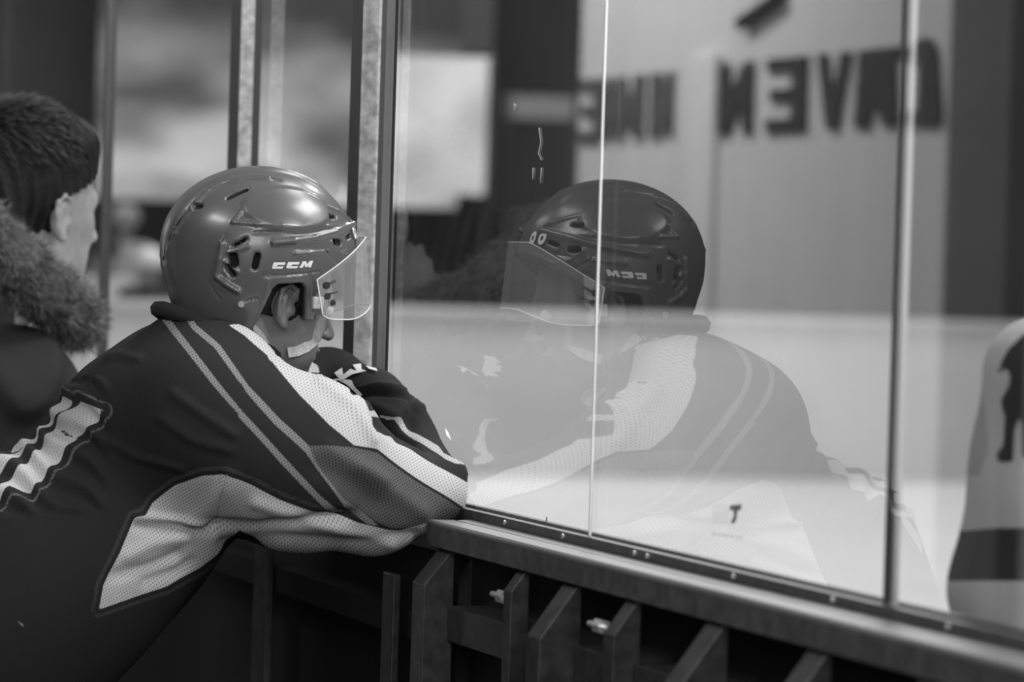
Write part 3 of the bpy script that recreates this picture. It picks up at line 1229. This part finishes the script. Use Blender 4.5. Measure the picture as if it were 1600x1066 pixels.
def jerseyf(P):
    d = cap(P, (HX - .10, -.42, 1.19), (HX + .10, -.42, 1.19), 0.150)
    d = smin(d, cap(P, (HX - .07, -.615, 1.015), (HX + .05, -.615, 1.015), 0.168), 0.08)
    d = smin(d, cap(P, (HX - .11, -.49, 1.06), (HX + .105, -.49, 1.06), 0.125), 0.06)
    d = smin(d, cap(P, (HX - .09, -.575, .97), (HX + .095, -.575, .97), 0.130), 0.06)
    d = smin(d, cap(P, (HX - .06, -.68, 0.88), (HX + .06, -.68, 0.88), 0.150), 0.08)
    d = smin(d, cap(P, (HX - .14, -.375, 1.285), (HX + .12, -.37, 1.282), 0.083, 0.096), 0.05)
    d = smin(d, cap(P, (HX, -.365, 1.32), (HX, -.32, 1.345), 0.064), 0.05)
    d = smin(d, cap(P, S_R, S_M, 0.122, 0.118), 0.05)
    d = smin(d, cap(P, S_M, S_N, 0.118, 0.086), 0.03)
    d = smin(d, cap(P, S_N, E_R, 0.086, 0.051), 0.03)
    d = smin(d, cap(P, E_R, F_A, 0.051, 0.056), 0.02)
    d = smin(d, cap(P, F_A, F_B, 0.056, 0.05), 0.02)
    l = smin(cap(P, L_S, L_E, 0.10, 0.060), cap(P, L_E, L_F, 0.056, 0.05), 0.03)
    l = smin(l, cap(P, L_F, L_G, 0.05, 0.045), 0.02)
    l = smin(l, cap(P, (HX, -.33, 1.25), L_E, 0.05, 0.03), 0.03)
    d = smin(d, l, 0.012)
    return d


V, Q = nets(jerseyf, (HX - .45, -0.92, 0.72), (HX + .45, -0.008, 1.50), 0.0055)
V = relax(V, Q, 2)
N = normals(V, Q)
uv = proj(V)
uvm = proj(V, True)
tocam = CAM - V
tocam /= np.linalg.norm(tocam, axis=1, keepdims=True)
camm = CAM * np.array([1, -1, 1])
tom = camm - V
tom /= np.linalg.norm(tom, axis=1, keepdims=True)
fc = np.sum(N * tocam, 1)
fm = np.sum(N * tom, 1)
# cloth folds: pixel polyline, half width px, height in metres (negative sinks)
folds = [
    ([(272, 838), (320, 800), (350, 765), (360, 740)], 12, 0.004),
    ([(345, 740), (343, 790), (338, 830)], 3, -0.003),
    ([(330, 822), (400, 826), (480, 812), (550, 808)], 9, -0.012),
    ([(350, 850), (430, 842), (520, 850), (600, 846), (650, 838)], 10, -0.006),
    ([(400, 785), (470, 810), (540, 835), (610, 852)], 10, 0.006),
    ([(215, 808), (280, 812), (330, 820)], 5, 0.007),
    ([(215, 822), (280, 826), (335, 832)], 7, -0.010),
    ([(200, 870), (240, 850), (290, 840)], 10, 0.007),
    ([(180, 900), (240, 885), (280, 868)], 9, -0.009),
    ([(230, 910), (280, 895), (300, 880)], 9, -0.007),
    ([(495, 730), (540, 750), (590, 790)], 16, -0.006),
    ([(560, 730), (620, 770), (660, 800)], 14, 0.006),
    ([(510, 700), (550, 725), (600, 748)], 12, 0.005),
    ([(497, 598), (520, 618), (548, 640), (580, 690)], 7, 0.006),
    ([(452, 540), (440, 548), (420, 560)], 3, -0.003),
    ([(585, 665), (615, 685), (640, 688)], 7, -0.006),
    ([(640, 655), (650, 640), (648, 620)], 12, -0.012),
    ([(575, 632), (600, 640), (625, 652)], 8, 0.006),
    ([(560, 610), (590, 602), (625, 606), (638, 612)], 3.5, 0.008),
    ([(548, 618), (580, 612), (636, 614)], 4, -0.009),
    ([(270, 615), (320, 650), (365, 680)], 8, 0.005),
    ([(250, 655), (300, 690), (360, 705)], 8, 0.004),
    ([(150, 680), (210, 715), (280, 735)], 6, 0.004),
    ([(170, 560), (190, 555), (215, 560)], 6, 0.004),
    ([(120, 620), (90, 660), (50, 720)], 4, 0.0),
    ([(640, 590), (655, 620), (700, 680), (730, 740)], 8, 0.004),
    ([(670, 640), (700, 690), (715, 720)], 5, -0.003),
]
vis_ = fc > -0.1
disp = np.zeros(len(V))
for pl_, wd, amp in folds:
    d = line_sdf(uv, pl_)
    disp += amp * np.exp(-(d / wd) ** 2) * vis_
rng = np.random.RandomState(4)
for k in range(14):
    a = rng.randn(3) * 14
    disp += 0.0011 * np.sin(V @ a + rng.rand() * 6)
# digits wrinkle
inum = (uv[:, 0] < 175) & (uv[:, 1] > 590) & (uv[:, 1] < 800)
disp += 0.0050 * np.sin((uv[:, 1] * 0.75 - uv[:, 0] * 0.55 + 6 * np.sin(uv[:, 0] / 17)) / 5.6) * inum * np.clip((175 - uv[:, 0]) / 30, 0, 1) * (fc > 0)
V = V + N * disp[:, None]


def c4(pts):
    return [(340 + x / 2.539, 480 + y / 2.539) for x, y in pts]


def c3(pts):
    return [(x / 2.961, 440 + y / 2.961) for x, y in pts]


def c5(pts):
    return [(x / 2.2857, 740 + y / 2.2857) for x, y in pts]


def c2(pts):
    return [(490 + x / 3.807, 520 + y / 3.807) for x, y in pts]


WHITE = c4([(45, 60), (130, 55), (200, 85), (285, 135), (300, 165), (400, 235), (410, 300), (440, 290), (510, 325), (560, 375), (600, 455), (620, 500), (690, 505), (740, 540), (880, 630), (1030, 722), (1030, 800),
            (1000, 812), (630, 565), (535, 550), (440, 470), (330, 350), (200, 180), (110, 100)])
GREY = c4([(355, 550), (530, 558), (628, 578), (985, 815), (960, 850), (860, 880), (700, 888), (640, 862), (500, 760), (420, 660)])
S1 = c3([(840, 140), (878, 140), (905, 190), (1000, 262), (1020, 280), (1160, 470), (1215, 530)]) + c4([(250, 440), (360, 550), (470, 700), (560, 800), (650, 880), (600, 870), (510, 800), (430, 690), (345, 575), (235, 470), (120, 325), (100, 290)]) + c3([(1150, 500), (990, 290), (885, 210)])
S2 = c3([(725, 145), (768, 142), (800, 190), (1000, 440), (1135, 600)]) + c4([(110, 415), (250, 580), (400, 740), (480, 810), (530, 835), (470, 835), (430, 805), (250, 620), (90, 435)]) + c3([(1110, 610), (980, 465), (770, 205)])
LGT = c5([(480, 158), (520, 150), (545, 105), (620, 48), (720, 12), (810, 3), (900, 38), (1000, 90), (1150, 150), (1220, 165), (1290, 185), (1400, 212), (1440, 213), (1560, 165), (1560, 300), (1420, 345), (1300, 345), (1100, 330), (960, 275),
          (850, 215), (780, 290), (720, 340), (600, 410), (500, 440), (355, 488), (370, 400), (430, 280)])
SEAM = c5([(812, 0), (790, 80), (765, 180)])
DIG1 = c3([(370, 553), (482, 598), (400, 690), (340, 710), (240, 655), (290, 700), (345, 715), (330, 750), (140, 965), (40, 940), (-200, 1240), (-260, 1180), (160, 790), (215, 700), (235, 655), (300, 600)])
DIG2 = c3([(268, 518), (322, 546), (300, 590), (215, 645), (130, 740), (60, 820), (-60, 920), (-200, 1080), (-240, 1000), (0, 800), (60, 740), (115, 690), (175, 640), (180, 580), (225, 550)])
FST = c2([(300, 488), (360, 482), (470, 505), (520, 500), (560, 560), (690, 625), (750, 660), (780, 705), (860, 745), (905, 780), (900, 800), (790, 745), (750, 710), (640, 640), (560, 600), (520, 570), (480, 520), (310, 515)])
PAT = [c2([(130, 250), (175, 220), (185, 262), (225, 228), (262, 240), (235, 205), (282, 198), (290, 232), (318, 240), (240, 258), (188, 288), (165, 285)]),
       c2([(312, 210), (372, 226), (380, 242), (330, 228)])]
CUFF = [c2([(108, 292), (150, 282), (235, 292), (250, 325), (300, 375), (290, 395), (245, 350), (205, 315), (160, 292)]), c2([(770, 575), (805, 600), (822, 645), (778, 620)])]
# as seen from the ice side (mirrored in the glass)
MW = [[(1003, 539), (1039, 527), (1075, 520), (1070, 545), (1062, 594), (1039, 614), (997, 612), (992, 600), (997, 578)],
      [(1039, 600), (997, 612), (960, 645), (946, 685), (936, 699), (870, 722), (798, 748), (740, 775), (760, 790), (857, 766), (920, 735), (976, 695), (1039, 640), (1060, 600)],
      [(948, 560), (1005, 520), (1015, 528), (990, 548), (952, 570)]]
MG = [(916, 622), (930, 608), (965, 605), (950, 620), (935, 640)]

dep = (V - CAM) @ _v
cell = (np.clip(uv[:, 0], -400, 1200) // 8).astype(int) * 1000 + (np.clip(uv[:, 1], 0, 1500) // 8).astype(int)
cu, inv = np.unique(cell, return_inverse=True)
mn = np.full(len(cu), 99.0)
np.minimum.at(mn, inv, np.where(fc > 0, dep, 99))
front = (fc > 0.02) & (dep - mn[inv] < 0.07)
sel = lambda a, b: np.where(front, a, b)
big = np.full(len(V), 50.0)


def U(polys, p):
    d = poly_sdf(p, polys[0])
    for q in polys[1:]:
        d = np.minimum(d, poly_sdf(p, q))
    return d


mok = (fm > 0.0)
depth_arr = (V - CAM) @ _v
far_arm = (jerseyf(V.astype(np.float32)) * 0)  # placeholder keeps arrays aligned
lgt = U([LGT], uv)
num = U([DIG1, DIG2], uv)
attrs = {
    'p_white': sel(U([WHITE], uv), np.where(mok, U(MW, uvm), 50)),
    'p_grey': sel(U([GREY], uv), big),
    'p_stripe': sel(U([S1, S2], uv), big),
    'p_light': sel(lgt, big),
    'p_rim': sel(np.abs(lgt - 9.5) - 3.0, big),
    'p_seam': sel(line_sdf(uv, SEAM) - 1.3, big),
    'p_num': sel(num, big),
    'p_numrim': sel(np.abs(num - 12) - 2.0, big),
    'p_fst': sel(U([FST], uv), big),
    'p_cuff': sel(big, np.where(mok, U([MG], uvm), 50)),
    'knit_u': np.where(front, uv[:, 0] * 0.93 + uv[:, 1] * 0.37, uvm[:, 0]),
    'knit_v': np.where(front, uv[:, 1] * 0.93 - uv[:, 0] * 0.37, uvm[:, 1]) ,
}
m_jersey = pattern('striped_hockey_jersey', 0.021, [('p_rim', 0.05, 0.5), ('p_stripe', 0.22, 0.6), ('p_grey', 0.11, 0.7), ('p_light', 0.56, 0.6), ('p_seam', 0.25, 0), ('p_white', 0.52, 0.45),
                                              ('p_fst', 0.42, 0.4), ('p_cuff', 0.7, 0.0), ('p_numrim', 0.11, 0), ('p_num', 0.50, 0.3)])
fastmesh('jersey', V, Q, m_jersey, pl, attrs)
for q_ in PAT:
    decal('sleeve_letter', jerseyf, [q_], m_white, pl, 0.004)
decal('cuff_band', jerseyf, CUFF[:1], m_white, pl, 0.004)
decal('arm_patch', jerseyf, CUFF[1:], m_white, pl, 0.004)
# standing collar roll
cc = np.array([HX, -0.352, 1.372])
ring = []
for k in range(33):
    a = 2 * math.pi * k / 32
    ring.append(cc + np.array([0.088 * math.cos(a), 0.088 * math.sin(a) * 1.0 + 0.01, -0.02 - 0.035 * math.sin(a)]))
MB().tube(ring, 0.012, 8, caps=False).build('collar', plain('collar_rib', 0.012, 0.9), pl, smooth=True)
# trousers, legs and skates
def pantsf(P):
    d = ell(P, (HX, -0.66, 0.80), (0.20, 0.16, 0.17))
    for s in (-1, 1):
        x = HX + 0.11 * s
        d = smin(d, cap(P, (x, -0.66, 0.76), (x + .01 * s, -0.50, 0.48), 0.115, 0.10), 0.04)
        d = smin(d, cap(P, (x + .01 * s, -0.50, 0.46), (x + .02 * s, -0.60, 0.14), 0.075, 0.06), 0.02)
    return d


sdfobj('trousers', pantsf, (HX - .36, -0.98, 0.06), (HX + .36, -0.3, 1.1), 0.011, m_pants, pl, 2)
for s in (-1, 1):
    x = HX + 0.13 * s
    f = lambda P, x=x: smin(cap(P, (x, -0.63, 0.13), (x, -0.62, 0.075), 0.058), cap(P, (x, -0.60, 0.06), (x, -0.44, 0.045), 0.042, 0.035), 0.03)
    sdfobj('skate', f, (x - .1, -0.75, -0.01), (x + .1, -0.36, 0.25), 0.009, m_black, pl, 1)
    MB().box((x - 0.002, -0.70, 0.0), (x + 0.002, -0.42, 0.03)).build('skate_blade', m_bolt, pl)

allf = lambda P: np.minimum(pantsf(P), jerseyf(P))
for pts_, rr in (([(12, 960), (24, 966), (34, 976), (46, 988), (60, 996)], [.001, .0035, .004, .002, .0008]), ([(334, 1010), (335, 1022), (331, 1040), (324, 1058)], [.0008, .003, .0028, .001])):
    hp = [march(allf, *q) for q in pts_]
    if all(h_ is not None for h_ in hp):
        MB().tube(hp, rr, 8).build('piping', m_piping, pl, smooth=True)

# ---------------- the bareheaded man on the left
MH = W(97, 340, 6.80)
R_m = rot_yaw_pitch(28, 6)
msc = 1.28
mc = MH - R_m @ np.array([0.082 * msc, -0.006 * msc, 0.0])
man = empty('person', (mc[0], mc[1] - 0.1, 0.0))
tag(man, 'bareheaded person with dark hair and a fur-collared dark jacket at the left edge', 'person')
mf = head_fn(mc, R_m, msc)
sdfobj('head', mf, mc - np.array([.15, .18, .22]), mc + np.array([.15, .18, .2]), 0.004, m_skin2, man, 1)
Rm32 = R_m.astype(np.float32)


def mhair(P):
    q = (P - mc.astype(np.float32)) @ Rm32 / msc
    d = ell(q, (0, -0.018, 0.058), (0.092, 0.112, 0.102))
    d = smin(d, ell(q, (0, -0.085, -0.01), (0.066, 0.035, 0.07)), 0.03)
    d = smin(d, ell(q, (0, 0.042, 0.112), (0.066, 0.045, 0.034)), 0.03)
    hl = 0.055 - np.clip((q[:, 1] - 0.02) * 0.6, -.06, .08)
    fr = np.minimum(q[:, 1] - 0.012, 10)
    keep = np.minimum(np.maximum(0.062 + 0.25 * (q[:, 1]) - q[:, 2], q[:, 1] - 0.13), 10)
    cutf = np.where(q[:, 1] > 0.0, np.maximum(0.030 + 0.55 * q[:, 1] - q[:, 2], -1), -1)
    d = np.maximum(d, cutf)
    qm = np.stack([np.abs(q[:, 0]), q[:, 1], q[:, 2]], 1)
    d = np.maximum(d, -ell(qm, (0.098, 0.004, -0.006), (0.035, 0.026, 0.040)))
    d = smin(d, ell(q, (0, -0.075, -0.045), (0.062, 0.045, 0.07)), 0.03)
    wv = 0.0022 * np.sin(q[:, 1] * 330 + q[:, 2] * 110 + 3 * np.sin(q[:, 0] * 30))
    return (d + wv) * msc


sdfobj('hair', mhair, mc - np.array([.16, .18, .14]), mc + np.array([.16, .18, .22]), 0.004, m_hair, man, 0)
# loose locks
rng = random.Random(5)
loc = MB()
for k in range(900):
    th = rng.uniform(-0.2, 3.3)
    ph = rng.uniform(0.15, 1.45)
    n_ = np.array([math.cos(th) * math.sin(ph) if False else math.sin(ph) * math.cos(th), -math.sin(ph) * math.sin(th) * (1 if rng.random() < .75 else -0.8), math.cos(ph)])
    base = np.array([0, -0.018, 0.058]) + n_ * np.array([0.092, 0.112, 0.102])
    if base[1] > 0.0 and base[2] < 0.03 + 0.55 * base[1] + 0.02:
        continue
    t = np.cross(n_, [0.3, 0.2, 1.0])
    t /= np.linalg.norm(t)
    dn = np.array([0, 0.9, -0.7])
    dn = dn - n_ * (dn @ n_)
    dirv = dn / (np.linalg.norm(dn) + 1e-6) + t * rng.uniform(-.1, .5)
    L = rng.uniform(0.02, 0.045)
    P3 = [base + n_ * 0.001, base + dirv * L * 0.5 + n_ * 0.0035, base + dirv * L + n_ * rng.uniform(0.0, 0.008)]
    P3 = [mc + R_m @ (p_ * msc) for p_ in P3]
    loc.tube(P3, [0.0012, 0.0015, 0.0004], 4)
loc.build('hair_locks', plain('hair_locks', 0.022, 0.45, spec=0.4), man, smooth=True)


def jacketf(P):
    c = mc.astype(np.float32)
    q = (P - c) @ np.array(rot_yaw_pitch(18, 0), np.float32) / 1.12
    d = ell(q, (-0.02, -0.15, -0.46), (0.25, 0.15, 0.27))
    d = smin(d, cap(q, (-0.20, -0.13, -0.28), (0.19, -0.12, -0.27), 0.10), 0.06)
    d = smin(d, cap(q, (0.16, -0.13, -0.30), (0.20, -0.06, -0.58), 0.085, 0.07), 0.04)
    d = smin(d, cap(q, (0.20, -0.06, -0.58), (0.05, 0.10, -0.55), 0.07, 0.055), 0.04)
    d = smin(d, cap(q, (-0.23, -0.13, -0.30), (-0.25, -0.06, -0.58), 0.085, 0.07), 0.04)
    d = smin(d, cap(q, (-0.25, -0.06, -0.58), (-0.08, 0.10, -0.55), 0.07, 0.055), 0.04)
    d = smin(d, ell(q, (-0.02, -0.15, -0.72), (0.20, 0.14, 0.18)), 0.06)
    d = smin(d, cap(q, (-0.02, -0.13, -0.27), (-0.02, -0.10, -0.14), 0.10), 0.05)
    w_ = 0.006 * np.sin(q[:, 2] * 60 + 45 * q[:, 0] + 3 * np.sin(q[:, 1] * 30)) * np.clip((q[:, 2] + .9) * 6, 0, 1)
    return (d + w_) * 1.12


sdfobj('jacket', jacketf, mc + np.array([-.5, -.55, -1.02]), mc + np.array([.45, .27, -.1]), 0.011, plain('dark_jacket_cloth', 0.035, 0.85, bump=0.8, scale=9, spec=0.15, stretch=(1, 1, 2.5)), man, 2)


FUR = [W(-120, 300, 6.50), W(-40, 350, 6.52), W(20, 412, 6.55), W(72, 458, 6.60), W(112, 490, 6.70), W(120, 505, 6.80), W(60, 470, 6.96), W(-20, 420, 7.00), W(-110, 330, 6.83), W(-120, 300, 6.50)]


def furf(P):
    d = None
    for i, (a_, b_) in enumerate(zip(FUR[:-1], FUR[1:])):
        r_ = 0.050 if i < 4 else 0.034
        e = cap(P, a_, b_, r_, r_)
        d = e if d is None else smin(d, e, 0.02)
    s_ = P
    n = 0.003 * np.sin(s_[:, 0] * 110 + 3 * np.sin(s_[:, 2] * 50)) * np.sin(s_[:, 2] * 120 + s_[:, 1] * 60) + 0.002 * np.sin(s_[:, 1] * 290 + s_[:, 2] * 140) * np.sin(s_[:, 0] * 270 - s_[:, 2] * 110)
    return (d + n) * 0.8


fa = np.array(FUR)
sdfobj('fur_collar', furf, fa.min(0) - .07, fa.max(0) + .07, 0.0045, plain('grey_fur', 0.075, 0.95, noise=0.5, scale=90), man, 0)
frng = np.random.RandomState(8)
tufts = MB()
for k in range(9000):
    i = frng.randint(0, 5)
    a_, b_ = FUR[i], FUR[i + 1]
    t_ = frng.rand()
    ax_ = (b_ - a_) / np.linalg.norm(b_ - a_)
    n_ = frng.randn(3)
    n_ -= ax_ * (n_ @ ax_)
    n_ /= np.linalg.norm(n_)
    p_ = a_ + (b_ - a_) * t_ + n_ * 0.045
    dd = n_ + frng.randn(3) * 0.45 + ax_ * 0.8 + 0.5 * np.sin(p_[0] * 60 + p_[2] * 80) * ax_
    dd /= np.linalg.norm(dd)
    sd = np.cross(dd, frng.randn(3))
    sd /= np.linalg.norm(sd)
    L = 0.014 + 0.020 * frng.rand()
    tufts.add([p_ - sd * .0012, p_ + sd * .0012, p_ + dd * L + sd * .003], [(0, 1, 2)])
tufts.build('fur_tufts', plain('fur_tip', 0.16, 0.9, noise=0.9, scale=28), man)


def mpants(P):
    q = (P - mc.astype(np.float32))
    b = -float(mc[2])
    d = ell(q, (-0.02, -0.15, -0.80), (0.19, 0.14, 0.15))
    for s in (-1, 1):
        d = smin(d, cap(q, (0.09 * s - .02, -0.15, -0.85), (0.10 * s - .02, -0.14, b + 0.08), 0.085, 0.055), 0.03)
        d = smin(d, cap(q, (0.10 * s - .02, -0.15, b + 0.05), (0.10 * s - .02, -0.02, b + 0.045), 0.045, 0.042), 0.03)
    return d
sdfobj('trousers', mpants, mc + np.array([-.3, -.4, -float(mc[2]) - 0.005]), mc + np.array([.3, .15, -.6]), 0.014, m_pants, man, 2)

# ---------------- the player on the ice at the right edge
pc_ = W(1862, 700, 4.25)
px_, py_ = pc_[0], pc_[1]
rp = empty('person', (px_, py_, -0.22))
tag(rp, 'person in white jersey with black number on the ice at the right edge', 'person')


def rjf(P):
    q = P - np.array([px_, py_, 0], np.float32)
    d = ell(q, (0, 0, 1.20), (0.20, 0.15, 0.26))
    d = smin(d, cap(q, (-0.13, 0, 1.38), (0.13, 0, 1.38), 0.085), 0.06)
    d = smin(d, ell(q, (0, 0, 0.98), (0.19, 0.15, 0.16)), 0.08)
    # arms, the near one hangs at the picture's left side
    for s in (-1, 1):
        a = np.array([s * 0.16 * 0.33, s * 0.16 * 0.94, 1.36], np.float32)
        b = np.array([s * 0.20 * 0.33, s * 0.20 * 0.94, 1.12], np.float32)
        c_ = np.array([s * 0.17 * 0.33, s * 0.17 * 0.94, 0.90], np.float32)
        d = smin(d, cap(q, a, b, 0.075, 0.062), 0.02)
        d = smin(d, cap(q, b, c_, 0.062, 0.055), 0.02)
    return d + 0.002 * np.sin(q[:, 2] * 50 + q[:, 0] * 30)


V, Q = nets(rjf, (px_ - .4, py_ - .4, 0.75), (px_ + .4, py_ + .4, 1.6), 0.008)
V = relax(V, Q, 2)
N = normals(V, Q)
uv = proj(V)


def c2r(pts):
    return [(1360 + x / 1.904, 440 + y / 1.904) for x, y in pts]


NUM = c2r([(520, 140), (457, 155), (410, 200), (370, 275), (412, 262), (417, 300), (385, 360), (400, 400), (395, 490), (375, 510), (378, 538), (425, 540), (428, 440), (447, 400), (450, 330), (452, 530), (560, 530), (560, 140)])
BND = [(1400, 829), (1512, 829), (1560, 825), (1900, 826), (1900, 908), (1400, 908)]
TOC = CAM - V
fr = np.sum(N * TOC, 1) > 0
attrs = {'p_num': np.where(fr, poly_sdf(uv, NUM), 50), 'p_band': poly_sdf(uv, BND), 'p_gr': np.where(fr, poly_sdf(uv, [(1490, 520), (1548, 500), (1535, 600), (1545, 700), (1530, 745), (1490, 740)]), 50)}
m_rj = pattern('white_number_jersey', 0.36, [('p_gr', 0.25, 0), ('p_num', 0.010, 0), ('p_band', 0.010, 0)], knit=False)
fastmesh('jersey', V, Q, m_rj, rp, attrs)
rhc = np.array([px_ + 0.06, py_ + 0.10, 1.66])
Rr = rot_yaw_pitch(35, 0)
sdfobj('head', head_fn(rhc, Rr), rhc - np.array([.11, .16, .22]), rhc + np.array([.11, .16, .17]), 0.006, m_skin, rp, 1)
sdfobj('helmet', lambda P: np.maximum(ell(P - rhc.astype(np.float32), (0, 0, .055), (.125, .145, .115)), -(P[:, 2] - rhc[2] - 0.0)), rhc - np.array([.16, .18, .05]), rhc + np.array([.16, .18, .2]), 0.006, m_shell, rp, 1)


def rpf(P):
    q = P - np.array([px_, py_, 0], np.float32)
    d = ell(q, (0, 0, 0.82), (0.19, 0.16, 0.16))
    for s in (-1, 1):
        d = smin(d, cap(q, (s * .09, 0, .75), (s * .11, 0, .36), .105, .085), .03)
        d = smin(d, cap(q, (s * .11, 0, .34), (s * .12, 0, -.05), .07, .05), .02)
        d = smin(d, cap(q, (s * .12, -.04, -.14), (s * .12, .14, -.15), .05, .04), .03)
    return d


sdfobj('trousers', rpf, (px_ - .3, py_ - .25, -.22), (px_ + .3, py_ + .25, 1.0), 0.014, m_pants, rp, 2)

# ---------------- small people beyond the far boards
m_lc = plain('light_clothes', 0.42, 0.8)
m_dc = plain('dark_clothes', 0.02, 0.8)
m_mc = plain('grey_clothes', 0.16, 0.8)
m_wh = plain('white_helmet', 0.62, 0.4)


def small_person(px, py_head, d, shirt, hat, label, lean=0.0):
    hc = W(px, py_head, d)
    r = empty('person', (hc[0], hc[1], 0.0))
    tag(r, label, 'person', 'people beyond the far boards')
    h = float(hc[2])
    f = lambda P: smin(ell(P, hc.astype(np.float32), (.085, .10, .12)), cap(P, hc - np.array([0, 0, .1]), hc - np.array([0, 0, .2]), .05), .03)
    sdfobj('head', f, hc - .25, hc + .16, 0.02, m_skin, r, 1)
    f = lambda P: np.maximum(ell(P, hc.astype(np.float32) + np.float32([0, 0, .02]), (.125, .135, .13)), -(P[:, 2] - h + 0.02))
    sdfobj('helmet', f, hc - .2, hc + .2, 0.02, hat, r, 1)
    u = _r0 * 1.0

    def b(P):
        dd = cap(P, hc - u * .17 - [0, 0, .27], hc + u * .17 - [0, 0, .27], .09)
        dd = smin(dd, ell(P, hc - np.array([0, 0, .5]), (.2, .2, .3)), .06)
        for s in (-1, 1):
            dd = smin(dd, cap(P, hc + u * .2 * s - [0, 0, .28], hc + u * .27 * s - [0, 0, .62], .075, .06), .04)
        return dd
    sdfobj('shirt', b, hc - np.array([.45, .45, .9]), hc + np.array([.45, .45, .0]), 0.03, shirt, r, 1)

    def lg(P):
        dd = None
        for s in (-1, 1):
            e = cap(P, hc + u * .1 * s - [0, 0, .75], np.array([*(hc + u * .12 * s)[:2], 0.06]), .1, .06)
            dd = e if dd is None else smin(dd, e, .04)
        return dd
    sdfobj('trousers', lg, (hc[0] - .35, hc[1] - .35, -0.02), (hc[0] + .35, hc[1] + .35, h - .6), 0.04, m_dc, r, 1)


small_person(236, 414, 32.0, m_dc, m_wh, 'blurred person in a white helmet beyond the boards, just left of the player')
small_person(166, 396, 32.3, m_lc, m_dc, 'blurred person in pale clothes beyond the boards, beside the bareheaded man')
small_person(196, 345, 34.0, m_mc, m_mc, 'blurred grey figure standing highest of the people beyond the boards')
